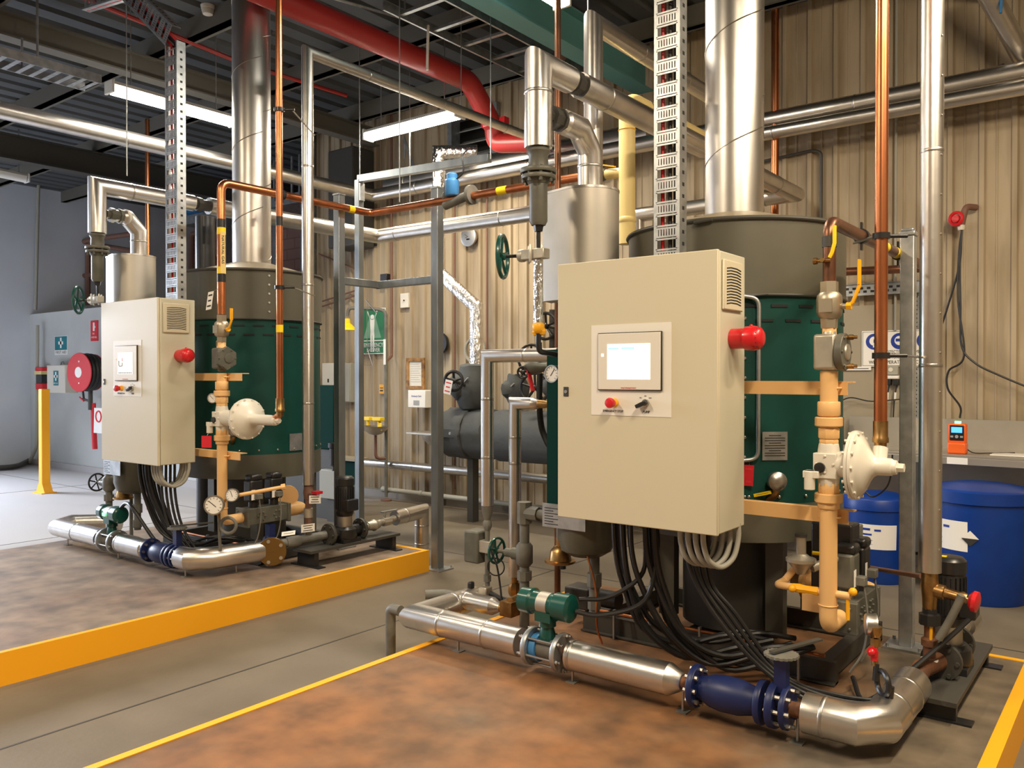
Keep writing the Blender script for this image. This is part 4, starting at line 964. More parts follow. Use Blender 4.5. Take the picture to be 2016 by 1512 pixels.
# ------------------------------------------------------------------ pumps
def pump(px, py, z0, who, tagx, ln=(-.45, .5), wd=.11):
    t = thing('pump_skid', f'dark steel skid under the black feed pump of the {who}', 'pump base', (px, py, .17), 'pump skids')
    part('skid_plate', G().box(px - wd, px + wd, py + ln[0], py + ln[1], z0 - .02, z0), 'dgrey', t)
    g = G()
    for yy in (ln[0] + .06, ln[1] - .06): g.box(px - wd + .01, px + wd - .01, py + yy - .02, py + yy + .02, .175, z0 - .02).box(px - wd - .05, px + wd + .05, py + yy - .035, py + yy + .035, .17, .178)
    part('skid_foot', g, 'blackp', t)
    t = thing('feed_pump', f'black upright multistage feed pump of the {who}', 'pump', (px, py, z0), 'black feed pumps')
    part('pump_foot', G().box(px - .09, px + .09, py - .09, py + .09, z0, z0 + .03).lathe((px, py, z0 + .02), Z, [(0, .09), (.02, .1), (.08, .095), (.10, .075)], 24).cyl((px, py - .16, z0 + .075), (px, py + .16, z0 + .075), .045), 'blackp', t)
    part('port_flange', flange(flange(G(), (px, py - .16, z0 + .075), Y, .085, .025), (px, py + .16, z0 + .075), Y, .085, .025).bolts((px, py - .16, z0 + .075), Y, .066, 6, .01, .05).bolts((px, py + .16, z0 + .075), Y, .066, 6, .01, .05), 'dgrey', t)
    part('stage_sleeve', G().lathe((px, py, z0 + .11), Z, [(0, .058), (.10, .058)], 24), 'stain', t)
    part('motor_stool', G().lathe((px, py, z0 + .20), Z, [(0, .06), (.02, .07), (.04, .07)], 24), 'blackp', t)
    mo = G().lathe((px, py, z0 + .24), Z, [(0, .066), (.20, .066), (.21, .06)], 24)
    for i in range(20):
        a = 2 * pi * i / 20; q = V((cos(a), sin(a), 0)); mo.obox(V((px, py, z0 + .34)) + q * .068, q * .006, Z * .085, Z.cross(q) * .0025)
    part('motor', mo, 'blackp', t)
    part('fan_cowl', G().lathe((px, py, z0 + .44), Z, [(0, .073), (.055, .073), (.07, .06), (.072, .05)], 24), 'blackp', t)
    part('terminal_box', G().box(px + .05, px + .12, py - .075, py + .04, z0 + .25, z0 + .34), 'blackp', t, bev=.008)
    part('rating_label', G().box(px + .069, px + .072, py - .1, py - .07, z0 + .27, z0 + .38), 'paper', t) if False else None
    return t
pump(-.735, 4.22, .265, 'nearer boiler', 0)
part('yellow_sticker', G().box(-.77, -.74, 4.18, 4.21, .776, .779), 'yplas', [o for o in bpy.data.objects if o.name.startswith('feed_pump')][-1])
pump(-5.03, 4.36, .30, 'farther boiler', 0, (-.42, .5))
# near feed riser with its valves
o = pipe('feed_riser', 'tall silver clad feed pipe rising beside the nearer boiler', [(-.768, 3.98, .745), (-.768, 3.98, CEIL)], .047, first=.9, step=.93)
s = G()
for i in range(16): s.ball((-.768 + .047 * cos(-.5), 3.98 + .047 * sin(-.5), .85 + i * .17), .005, 6)
part('rivet', s, 'steel', o)
t = thing('brass_tee', 'brass tee with side cock under the tall silver feed pipe of the nearer pump', 'pipe fitting', (-.768, 3.98, .55))
part('tee_body', G().lathe((-.768, 3.98, .58), Z, [(0, .028), (.05, .031), (.10, .037), (.16, .033), (.17, .028)], 14).lathe((-.768, 3.98, .67), V((.9, -.1, -.1)), [(0, .03), (.06, .032), (.062, .024), (.12, .022), (.13, .026), (.15, .02)], 10), 'brass', t)
part('branch_stem', G().cyl((-.65, 3.965, .655), (-.60, 3.96, .65), .008), 'steel', t)
part('red_handle', G().lathe((-.61, 3.96, .65), V((.9, -.1, -.1)), [(0, .03), (.014, .045), (.03, .045), (.036, .03)], 12), 'red', t)
t = thing('check_fitting', 'rusty screwed check valve and union standing on the nearer pump inlet', 'pipe fitting', (-.768, 3.98, .30))
part('fitting_body', G().lathe((-.768, 3.98, .36), Z, [(0, .026), (.06, .026), (.062, .034), (.09, .034), (.10, .022), (.15, .022)], 12), 'rusty', t)
part('union_nut', G().lathe((-.768, 3.98, .515), Z, [(0, .044), (.045, .044), (.05, .03), (.07, .03)], 8), 'blackp', t)
part('white_ring', G().lathe((-.768, 3.98, .352), Z, [(0, .036), (.012, .036)], 16), 'paper', t)
part('yellow_lever', G().cyl((-.76, 3.96, .44), (-.755, 3.955, .54), .007), 'yhand', t)
hp = [at(u, v, y=3.93) for u, v in ((1893, 1172), (1886, 1190), (1868, 1225), (1848, 1258))]
one('flexible_pipe', G().tube(catmull(hp), .017, 10), 'pgrey', 'grey flexible hose looping down beside the nearer pump', 'hose')
one('suction_pipe', G().tube([(-.80, 3.80, .30), (-.785, 3.92, .335), (-.745, 4.05, .34)], .04, 14), 'rusty', 'dark rusty inlet pipe between silver elbow and nearer pump', 'pipe')
one('outlet_pipe', G().cyl((-.735, 4.39, .34), (-.735, 4.62, .36), .03).lathe((-.735, 4.62, .36), Y, [(0, .05), (.06, .055), (.16, .055)], 16), 'clad', 'silver outlet pipe behind the nearer pump', 'pipe')
one('pump_cable', G().tube(catmull([(-1.08, 3.95, .22), (-.98, 3.75, .20), (-.86, 3.75, .30), (-.70, 3.98, .46), (-.64, 4.16, .52)]), .011, 8), 'blacks', 'black cable leading to the terminal box of the nearer pump', 'cable')
# far feed riser: goes up, turns along under the ceiling to the wall
pipe('feed_riser', 'tall silver clad feed pipe rising from the farther pump and running under the ceiling', [(-5.10, 4.06, .77), (-5.10, 4.06, 4.06), (-5.10, 7.35, 4.06)], .044, first=.62, step=.9)
t = thing('feed_valves', 'brown screwed valve and union stack under the farther silver feed pipe', 'pipe fitting', (-5.10, 4.06, .36))
part('fitting_body', G().cyl((-5.10, 4.06, .36), (-5.10, 4.06, .78), .024).lathe((-5.10, 4.06, .66), Z, [(0, .03), (.05, .04), (.1, .03)], 12).lathe((-5.10, 4.06, .42), Z, [(0, .03), (.1, .03)], 8), 'brownp', t)
part('clear_sleeve', G().lathe((-5.10, 4.06, .52), Z, [(0, .035), (.07, .035)], 14), 'alum', t)
part('branch_stem', G().cyl((-5.10, 4.06, .70), (-4.99, 4.03, .70), .02), 'brownp', t)
part('red_handle', G().box(-4.99, -4.93, 4.0, 4.06, .715, .735), 'red', t)
tag('white printed tag hanging from the red cock of the farther feed pipe', (-4.96, 4.01, .675), V((.7, .72, 0)), Z, .085, .06, lines=3)
tag('white printed tag on the pipe beside the farther pump inlet', (-5.03, 4.0, .455), V((.7, .72, .1)), Z, .10, .06, lines=3)
tag('white paper tag lying on the valve beside the brown blank cover', (-5.08, 3.86, .43), V((.7, .7, .12)), V((-.4, .4, .7)), .10, .035, lines=1)
one('suction_pipe', G().tube([(-5.17, 3.84, .34), (-5.11, 4.0, .355), (-5.05, 4.19, .372)], .034, 14).lathe((-5.15, 3.9, .345), V((.06, .14, .01)), [(0, .042), (.05, .046), (.1, .042)], 10).cyl((-5.10, 4.06, .36), (-5.10, 4.06, .42), .03), 'pgrey', 'grey screwed inlet pipe between blank cover and farther pump', 'pipe')
o = one('outlet_pipe', G().cyl((-5.03, 4.52, .375), (-5.05, 4.92, .40), .026).lathe((-5.035, 4.6, .38), Y, [(0, .034), (.05, .04), (.07, .05), (.09, .04), (.13, .03)], 12).lathe((-5.045, 4.78, .39), Y, [(0, .038), (.08, .038)], 8), 'alum', 'cast screwed outlet pipe and strainer behind the farther pump', 'pipe')
part('ball_lever', G().obox((-5.05, 4.86, .47), V((0, .09, 0)), V((.012, 0, 0)), Z * .005).cyl((-5.045, 4.80, .42), (-5.045, 4.80, .47), .012), 'galv', o)
pipe('floor_pipe', 'silver clad pipe behind the farther pump turning down into the floor', [(-5.055, 4.93, .40), (-5.07, 5.27, .41), (-5.07, 5.27, 0)], .062, first=.12, step=.16)

# ================================================================== STEEL POSTS
def post(g, x, y, z0, z1, w=.0375):
    g.box(x - w, x + w, y - w, y + w, z0, z1); return g
def base(g, x, y, z0):
    g.box(x - .1, x + .1, y - .09, y + .09, z0, z0 + .012).bolts((x, y, z0 + .015), Z, .11, 4, .009, .03, .78); return g
t = thing('pipe_rack', 'grey steel frame of two posts and an angled crossbar between the boilers', 'steel frame', (-4.7, 5.05, 0))
part('post', post(G(), -4.68, 5.05, .01, 3.14), 'post', t, bev=.004)
part('post', post(G(), -5.37, 4.60, .18, 3.10, .034), 'post', t, bev=.004)
part('crossbar', G().box(-5.41, -4.68, 5.02, 5.08, 2.365, 2.425).box(-5.41, -5.35, 4.60, 5.08, 2.365, 2.425), 'post', t, bev=.003)
part('post_cap', G().box(-4.72, -4.64, 5.01, 5.09, 3.14, 3.155).box(-5.408, -5.332, 4.562, 4.638, 3.10, 3.112), 'galv', t)
part('base_plate', base(base(G(), -4.68, 5.05, 0), -5.37, 4.60, .17), 'galv', t)
t = thing('pipe_rack', 'grey steel post with a long top bar behind the angled crossbar', 'steel frame', (-6.24, 5.6, 0))
part('post', post(G(), -6.24, 5.6, .01, 3.54, .033), 'post', t, bev=.004)
part('top_bar', G().bar((-6.24, 5.6, 3.55), (-4.57, 5.6, 3.49), .06, .07), 'post', t, bev=.003)
part('base_plate', base(G(), -6.24, 5.6, 0), 'galv', t)
part('gusset', G().box(-6.21, -6.19, 5.57, 5.63, 3.33, 3.5), 'galv', t)
t = thing('steel_post', 'single square steel post with a domed cap behind the nearer pump', 'post', (-1.02, 4.72, .17))
part('post_tube', post(G(), -1.02, 4.72, .18, 2.33, .034), 'galv', t, bev=.004)
part('post_cap', G().box(-1.059, -.981, 4.681, 4.759, 2.33, 2.355).box(-1.05, -.99, 4.69, 4.75, 2.355, 2.37), 'galv', t, bev=.006)
part('base_plate', base(G(), -1.02, 4.72, .17), 'galv', t)
t = thing('bollard', 'yellow square bollard before the pale blue wall', 'bollard', (-12.0, 5.05, 0))
bx0 = at(88, 970, z=0)
part('bollard_post', G().box(bx0.x - .055, bx0.x + .055, bx0.y - .055, bx0.y + .055, .01, 1.42), 'yellow', t, bev=.01)
part('flared_base', G().prism([(-.13, 0), (.13, 0), (.13, .012), (.056, .13), (-.056, .13), (-.13, .012)], bx0 + Y * -.056, X, Z, Y * .112).box(bx0.x - .14, bx0.x + .14, bx0.y - .10, bx0.y + .10, 0, .012), 'yellow', t)

# ------------------------------------------------------------------ threaded hanger rods
def rod(u, v, label, zend=CEIL, **k):
    p = at(u, v, **k); one('hanger_rod', G().cyl(p, (p.x, p.y, zend), .005, n=6), 'galv', label, 'hanger rod', 'thin hanger rods under the ceiling')
rod(250, 346, 'thin hanger rod carrying the upper silver pipe of the farther boiler', x=-6.58)
rod(708, 352, 'thin hanger rod above the steel post with the long top bar', y=5.62)
rod(787, 398, 'thin hanger rod down to the copper gas main', y=4.89)
rod(807, 437, 'thin hanger rod down to the lower silver header', y=6.16)
rod(908, 210, 'thin hanger rod beside the red pipe above the lit batten', x=-5.1)
rod(966, 313, 'long thin hanger rod at the right end of the grey top bar', y=5.6)
rod(1158, 62, 'thin hanger rod above the tall silver elbow pipe', y=4.55)

# ================================================================== OVERHEAD PIPES
pipe('insulated_pipe', 'large silver clad pipe under the ceiling, turning along the whole back wall', [(-7.9, -3.5, 3.90), (-7.9, 7.32, 3.90), (3.6, 7.32, 3.88)], .078, step=1.7, first=.8)
pipe('insulated_pipe', 'second silver clad pipe just below the first on the back wall', [(-2.95, 7.24, 3.755), (3.6, 7.24, 3.74)], .06, step=2.1, first=.28)
pipe('insulated_duct', 'broad pale insulated pipe behind the silver pipe on the back wall', [(-7.75, 7.5, 4.02), (-4.0, 7.5, 4.02)], .15, step=1.1)
pipe('silver_elbow_pipe', 'tall silver pipe with a mitred top elbow behind the nearer riser', [(-2.56, 4.08, 2.0), (-2.56, 4.08, 3.63), (-2.56, 6.15, 3.63), (-2.56, 6.15, CEIL)], .055, first=.55, step=.62)
pipe('foil_pipe', 'foil wrapped bright pipe dropping from the wall and kinking right to the manifold', [(-6.1, 7.25, 4.15), (-6.46, 7.0, 4.15), (-6.46, 7.0, 2.78), (-5.9, 7.0, 2.36), (-5.9, 7.0, 1.62)], .075, 'foil', step=9)
o = one('red_pipe', G().tube([(-5.62, -3.5, 4.65), (-5.62, 6.55, 4.65), (-5.62, 6.95, 4.28)], .105, 24, .3, 8).tube([(-5.62, 6.95, 4.30), (-5.62, 6.98, 4.10), (-5.1, 6.98, 4.02)], .10, 24, .18, 8), 'redp', 'large red pipe under the ceiling bending down in front of the wall opening', 'pipe')
part('grooved_coupling', G().lathe((-5.62, 6.93, 4.33), V((0, .3, -.95)), [(0, .11), (.01, .128), (.05, .128), (.06, .11)], 24).box(-5.5, -5.43, 6.9, 6.98, 4.25, 4.34), 'red', o)
one('thin_red_pipe', G().tube([at(150, -10, z=4.85), at(470, 122, z=4.85), at(682, 188, z=4.85)], .022, 8), 'redp', 'thin red sprinkler pipe at the upper left ceiling', 'pipe')
p = at(1235, 165, y=4.87)
o = one('yellow_gas_pipe', G().tube([(-2.79, 4.87, 2.48), (-2.79, 4.87, 3.45), (-2.79, 6.9, 3.45)], .055, 20, .13, 8).cyl((-2.79, 4.87, 2.96), (-2.95, 4.87, 2.97), .035).lathe((-2.79, 4.87, 2.62), Z, [(0, .055), (.01, .062), (.03, .062), (.04, .055)], 20, False), 'pale', 'pale yellow gas pipe with a bent top behind the nearer cable tray', 'pipe')
part('seam_ring', G().torus((-2.79, 4.87, 3.24), Z, .056, .004, 20, 6), 'yhand', o)
part('black_patch', G().torus((-2.79, 5.14, 3.45), Y, .055, .004, 20, 6), 'blackp', o)
v = thing('gas_isolating_valve', 'small grey isolating valve with yellow lever beside the pale yellow pipe', 'valve', (-3.0, 4.87, 2.97))
part('valve_body', G().lathe((-3.06, 4.87, 2.975), X, [(0, .035), (.03, .05), (.08, .05), (.11, .035)], 14), 'valve', v)
part('lever', G().bar((-3.0, 4.85, 3.04), (-2.86, 4.83, 3.0), .02, .008), 'yhand', v)
one('copper_pipe', G().cyl(V((at(1098, 372, y=4.3).x, 4.3, .2)), V((at(1098, 372, y=4.3).x, 4.3, CEIL)), .02), 'copdull', 'dull copper pipe rising behind the nearer silver riser', 'pipe')
one('copper_pipe', G().cyl((-2.68, 7.3, .0), (-2.68, 7.3, CEIL), .034), 'copper', 'copper pipe on the back wall beside the nearer flue', 'pipe')
p = at(290, 235, y=5.2)
one('copper_pipe', G().cyl((p.x, p.y, .0), (p.x, p.y, p.z), .026), 'copper', 'copper pipe behind the farther cable tray at left', 'pipe')
one('black_drop_pipe', G().cyl((-7.1, 4.45, .1), (-7.1, 4.45, 3.1), .09), 'blackp', 'thick black upright pipe behind the farther cable tray', 'pipe')
one('wall_copper_pipe', G().cyl((-2.2, 7.42, 2.5), (at(1812, 540, y=7.42).x, 7.42, 2.48), .035), 'copdull', 'dull copper pipe running level on the back wall above a slotted channel', 'pipe')
xr = at(1812, 560, y=7.6).x
g = G().box(-2.2, xr, 7.60, 7.63, 2.40, 2.405).box(-2.2, xr, 7.60, 7.63, 2.30, 2.305)
o = one('slotted_channel', g.box(-2.2, xr, 7.62, 7.64, 2.30, 2.40), 'galv', 'level slotted steel channel on the back wall under the copper pipe', 'channel')
h = G()
for i in range(int((xr + 2.2) / .06)):
    for j in (0, 1): h.box(-2.19 + i * .06 + j * .03, -2.16 + i * .06 + j * .03, 7.618, 7.6195, 2.325 + j * .03, 2.345 + j * .03)
part('channel_slot', h, 'black', o)
o = one('slotted_channel', G().box(-1.62, -1.54, 7.69, 7.71, 1.2, 2.4), 'galv', 'upright slotted steel channel behind the single steel post', 'channel')
h = G()
for i in range(32):
    for j in (0, 1): h.box(-1.615 + j * .04, -1.59 + j * .04, 7.688, 7.6895, 1.22 + i * .036 + j * .016, 1.232 + i * .036 + j * .016)
part('channel_slot', h, 'black', o)
p = at(1763, 545, y=7.66)
one('wall_conduit', G().cyl((p.x, 7.66, 1.99), (p.x, 7.66, CEIL), .011, n=8), 'conduit', 'thin pale conduit running straight up the back wall', 'conduit')
one('dark_conduit', G().tube([(-2.95, 7.69, 3.63), at(1600, 296, y=7.69), at(1617, 300, y=7.69), V((at(1617, 300, y=7.69).x, 7.69, 2.2))], .014, 8, .05), 'dgrey', 'thin dark conduit bending down the wall beside the nearer flue', 'conduit')
one('diagonal_duct', G().cyl(at(1930, -40, y=6.9), at(2040, 160, y=7.6), .075), 'clad', 'silver pipe slanting down beside the nearer feed riser top', 'pipe')
one('wall_bracket', G().tube([at(1862, 158, y=7.55), at(1960, 135, y=7.55), at(1975, 128, y=7.5)], .014, 8), 'dgrey', 'dark conduit end and clamp above the paired silver pipes', 'bracket')
one('hung_blue_rod', G().cyl(at(1972, -10, y=7.0), at(1970, 26, y=7.0), .01), 'bluel', 'short blue rod end at the top right edge', 'rod')
# manifold
t = thing('steam_manifold', 'large horizontal steam manifold in grey quilted jackets near the back wall', 'manifold', (-5.4, 6.95, .7))
my, mz, mr = 6.95, .97, .27
part('quilted_jacket', G().lathe((-6.32, my, mz), X, [(0, .16), (.02, .22), (.10, mr), (.72, mr), (.74, mr - .03), (.76, mr - .03)], 32), 'quilt', t)
part('quilted_jacket', G().lathe((-5.55, my, mz), X, [(0, mr - .02), (.05, mr + .005), (1.5, mr + .005), (1.6, .2)], 32), 'quilt', t)
part('jacket_strap', G().lathe((-6.02, my, mz), X, [(0, mr + .004), (.02, mr + .014), (.13, mr + .014), (.15, mr + .004)], 32, False).box(-6.16, -5.94, my - .285, my - .268, mz - .04, mz + .06), 'quilt', t, bev=.004)
part('strap_stud', G().lathe((-5.99, my - .287, mz + .01), -Y, [(0, .016), (.006, .014)], 12), 'steel', t)
part('manifold_stand', G().box(-5.95, -5.87, 6.9, 7.0, 0, .72).box(-4.6, -4.52, 6.9, 7.0, 0, .72), 'dgrey', t)
for nm, x, zz, s, lab in (('jacketed_valve', -5.9, 1.48, 1., 'large quilted valve jacket on the left end of the manifold'), ('jacketed_valve', -5.30, 1.46, .62, 'small quilted valve jacket in the middle of the manifold'), ('jacketed_valve', -4.75, 1.5, .75, 'quilted valve jacket at the right end of the manifold behind the nearer boiler')):
    t = thing(nm, lab, 'valve', (x, my, 1.24))
    part('quilted_cover', G().lathe((x, my, zz - .27 * s), Z, [(0, .08 * s), (.04 * s, .15 * s), (.14 * s, .2 * s), (.30 * s, .21 * s), (.42 * s, .17 * s), (.5 * s, .15 * s), (.52 * s, .09)], 14).ball((x - .08 * s, my - .1 * s, zz), .16 * s, 10), 'quilt', t)
    part('foil_stub', G().cyl((x, my, 1.22), (x, my, zz - .25 * s), .07), 'foil', t)
    part('jacket_tie', G().bar((x + .02, my - .21 * s, zz + .03), (x + .09 * s, my - .20 * s, zz + .1 * s), .02, .01), 'inkg', t)
    q = V((x - .24 * s, my - .19, zz - .02)) if s > .7 else V((x - .10, my - .15, zz - .02))
    if s == 1.: q = at(893, 750, y=6.5)
    if s > .7:
        part('handwheel', G().wheel(q, V((.35, -1, 0)), .10 if s == 1 else .15, .018, 5, .03), 'blackp', t)
        part('valve_spindle', G().cyl(q, (x, my - .05, zz), .02), 'dgrey', t)
tag('white and red tag hanging from the black handwheel of the left quilted valve', at(882, 762, y=6.44), V((.95, .15, -.2)), V((.25, 0, 1)), .09, .15, 'paper', 3, ink='inkr')
pts = at(1073, 640, y=5.2)
t = thing('wall_valve', 'black spoked handwheel valve beside the nearer cabinet edge', 'valve', at(1072, 640, y=4.6))
q = at(1074, 642, y=4.6)
part('handwheel', G().wheel(q, V((.1, -1, 0)), .088, .011, 5, .022), 'blackp', t)
part('valve_body', G().lathe(q + V((.0, .03, 0)), V((.25, .95, -.12)), [(0, .012), (.06, .012), (.062, .04), (.12, .055), (.2, .05)], 14), 'valve', t)
part('pipe_run', G().cyl(q + V((-.03, .12, -.5)), q + V((-.03, .12, .12)), .02), 'dgrey', t)
q = at(1043, 722, y=4.75)
t = thing('wall_valve', 'black handwheel valve with a red handle beside the upper elbow pipe', 'valve', q)
part('handwheel', G().wheel(q + V((-.06, .1, .06)), V((.3, -1, 0)), .10, .010, 5, .02), 'blackp', t)
part('small_wheel', G().wheel(q + V((-.03, -.04, -.04)), V((.3, -1, 0)), .04, .008, 5, .018), 'blackp', t)
part('valve_body', G().lathe(q + V((-.03, .0, 0)), V((1, .1, 0)), [(0, .03), (.05, .055), (.1, .05), (.16, .03), (.3, .025)], 14).lathe(q + V((.09, 0, .03)), Z, [(0, .02), (.05, .028), (.1, .014), (.14, .014)], 10), 'valve', t)
part('red_lever', G().bar(q + V((0, -.02, -.02)), q + V((.05, -.03, -.17)), .03, .012), 'redtag', t)
gauge('round pressure gauge at the left edge of the nearer cabinet', at(1087, 736, y=3.53), V((-.05, -1, 0)), .044, at(1080, 724, y=3.62))
one('drain_hose', G().tube(catmull([at(1063, 735, y=4.2), at(1062, 790, y=4.2), at(1066, 840, y=4.2), at(1078, 872, y=4.2), at(1092, 900, y=4.2), at(1104, 1010, y=4.2), at(1108, 1120, y=4.2)]), .02, 10), 'black', 'thick black hose hanging beside the nearer boiler', 'hose')
# two silver drop pipes beside the nearer boiler
pipe('drop_pipe', 'taller silver drop pipe with square elbow beside the nearer cabinet', [(-3.07, 3.74, .845), (-3.07, 3.74, 1.715), (-2.57, 3.74, 1.715)], .038, first=.28, step=.34)
pipe('drop_pipe', 'shorter silver drop pipe with square elbow beside the nearer cabinet', [(-3.12, 4.07, .36), (-3.12, 4.07, 1.43), (-2.98, 4.07, 1.43)], .039, first=.70, step=.16)
part('cone_end', G().lathe((-2.98, 4.07, 1.43), X, [(0, .039), (.04, .026), (.045, .02)], 20), 'clad', [o for o in bpy.data.objects if o.name.startswith('drop_pipe')][-1])
one('brass_union', G().cyl((-3.12, 4.07, 0), (-3.12, 4.07, .37), .022).lathe((-3.12, 4.07, .24), Z, [(0, .035), (.02, .042), (.06, .042), (.08, .03)], 8), 'brass', 'brass union and stub pipe under the shorter silver drop pipe', 'pipe fitting')
one('brass_nipple', G().lathe((-2.94, 4.07, 1.43), X, [(0, .025), (.04, .025), (.1, .016), (.11, .022), (.13, .022), (.14, .012), (.55, .012)], 12), 'brass', 'brass nipple between the shorter drop pipe and the nearer boiler', 'pipe fitting')
t = thing('actuated_valve', 'grey motorised valve box on the thin pipe under the taller drop pipe', 'valve', (-3.07, 3.74, .24))
part('pipe_run', G().cyl((-3.07, 3.74, .26), (-3.07, 3.74, .86), .015, n=10).lathe((-3.07, 3.74, .70), Z, [(0, .018), (.02, .026), (.05, .026), (.06, .018)], 8).lathe((-3.07, 3.74, .76), Z, [(0, .018), (.04, .03), (.085, .037)], 14).lathe((-3.07, 3.74, .40), Z, [(0, .022), (.04, .022)], 8), 'pgrey', t)
part('actuator_box', G().box(-3.22, -3.11, 3.70, 3.82, .50, .69), 'valve', t, bev=.012)
part('valve_block', G().box(-3.11, -3.03, 3.71, 3.77, .57, .64), 'alum', t, bev=.004)
part('cable_loop', G().torus((-2.99, 3.72, .50), V((.4, -1, 0)), .05, .004, 24, 6), 'black', t)
part('cable', G().tube(catmull([(-3.03, 3.71, .60), (-2.97, 3.70, .52), (-2.94, 3.70, .38), (-2.91, 3.68, .24)]), .006, 6), 'black', t)
t = thing('slide_valve', 'small valve with black lever plate on the thin pipe beside the floor', 'valve', (-3.07, 3.72, .32))
part('valve_body', G().box(-3.10, -3.04, 3.69, 3.75, .305, .375), 'alum', t, bev=.006)
part('lever_plate', G().box(-3.16, -3.13, 3.66, 3.70, .295, .40), 'blackp', t, bev=.01)
pipe('short_silver_pipe', 'short silver pipe with a cone end beside the back of the front pipe row', [(-3.12, 3.58, .32), (-2.90, 3.58, .32)], .05, first=.03, step=9)
part('cone_end', G().lathe((-2.90, 3.58, .32), X, [(0, .05), (.05, .024), (.055, .02)], 20), 'clad', [o for o in bpy.data.objects if o.name.startswith('short_silver_pipe')][-1])
one('brass_manifold', G().lathe((-2.85, 3.58, .32), X, [(0, .022), (.04, .022)], 14).box(-2.82, -2.74, 3.54, 3.62, .29, .37).cyl((-2.78, 3.58, .36), (-2.80, 3.85, .36), .026), 'brass', 'brass valve block behind the green flow transmitter of the nearer row', 'valve')
one('grey_elbow', G().tube([(-3.13, 3.58, .33), (-3.26, 3.58, .33), (-3.34, 3.5, .33)], .028, 12, .04).tube([(-3.42, 3.3, 0), (-3.42, 3.3, .28), (-3.34, 3.3, .28)], .03, 12, .03), 'pgrey', 'grey plastic elbow pipes at the left end of the nearer front row', 'pipe')
one('rubber_hose', G().tube(catmull([(-3.03, 3.72, .34), (-2.9, 3.72, .32), (-2.75, 3.8, .34), (-2.6, 3.9, .36)]), .016, 10), 'black', 'short black rubber hose from the slide valve to the nearer boiler', 'hose')
t = thing('condensate_pump', 'dark green small pump on the skid behind the nearer flow transmitter', 'pump', (-2.5, 4.0, .28))
part('pump_body', G().box(-2.66, -2.5, 3.93, 4.07, .28, .40), 'dgrey', t, bev=.01)
part('pump_motor', G().lathe((-2.5, 4.0, .35), X, [(0, .05), (.16, .05)], 18), 'blackp', t)
for i, (xx, yy) in enumerate(((-2.33, 3.66), (-2.345, 3.68))): one('copper_capillary', G().tube(catmull([(xx + .0, yy, .66), (xx + .05, yy, .5), (xx + .06, yy, .3), (xx + .06, yy + .05, .2)]), .005, 6), 'copper', 'thin copper capillary tube hanging under the nearer separator', 'tube', 'copper capillaries of the nearer separator')
one('transmitter_cable', G().tube(catmull([(-2.13, 3.24, .50), (-2.02, 3.30, .49), (-1.86, 3.42, .56), (-1.82, 3.46, .80), (-1.83, 3.46, .93)]), .012, 8), 'blacks', 'black cable from the nearer flow transmitter up to the cabinet', 'cable')
one('transmitter_cable', G().tube(catmull([(-2.14, 3.29, .545), (-2.02, 3.36, .56), (-1.9, 3.45, .66), (-1.88, 3.46, .80), (-1.88, 3.46, .93)]), .011, 8), 'blacks', 'second black cable looping above the nearer flow transmitter cable', 'cable')
one('transmitter_cable', G().tube(catmull([(-6.38, 3.25, .56), (-6.25, 3.24, .62), (-6.1, 3.22, .58), (-5.95, 3.3, .36), (-5.9, 3.4, .25)]), .014, 8), 'blacks', 'thick black cable arching over from the farther flow transmitter', 'cable')
# blue pneumatic valve on the copper main
p = at(893, 372, y=4.88)
t = thing('pneumatic_valve', 'valve with a bright blue actuator beside the top of the steel post', 'valve', p)
part('actuator', G().lathe(p + V((0, -.02, -.06)), Z, [(0, .05), (.01, .058), (.12, .058), (.13, .045), (.17, .045), (.18, .03)], 10), 'bluel', t, bev=.004)
part('valve_body', G().cyl((p.x - .09, 4.88, p.z - .12), (p.x + .2, 4.88, p.z - .06), .035).lathe((p.x + .17, 4.88, p.z - .07), X, [(0, .075), (.03, .075)], 20).ball((p.x - .08, 4.88, p.z - .05), .04, 9), 'pgrey', t)
part('actuator_cable', G().tube(catmull([p + V((.04, -.02, .06)), p + V((.1, 0, .12)), p + V((.09, 0, .24)), p + V((.06, .1, .32))]), .006, 6), 'black', t)
# ================================================================== BACK WALL ITEMS
WY = 7.70
def wp(u, v, d=0.): return at(u, v, y=WY - d)
# clock
c = wp(922, 466, .05)
t = thing('wall_clock', 'round white wall clock with a silver rim on the back wall', 'clock', c)
part('clock_case', G().lathe(c + Y * .05, -Y, [(0, .105), (.035, .118), (.055, .118), (.058, .104)], 40), 'steel', t)
part('clock_face', G().lathe(c - Y * .002, -Y, [(0, .105), (.004, .105)], 40), 'paper', t)
for i in range(1, 13):
    a = pi / 2 - 2 * pi * i / 12; text(t, str(i), c + V((cos(a) * .082, -.006, sin(a) * .082)), .017, 'ink', name='numeral')
part('clock_hand', G().bar(c - Y * .008, c + V((-.045, -.008, -.012)), .006, .002, Y).bar(c - Y * .009, c + V((-.052, -.009, .03)), .005, .002, Y), 'ink', t)
part('day_window', G().box(c.x - .025, c.x + .025, c.y - .008, c.y - .006, c.z - .04, c.z - .024), 'ink', t)
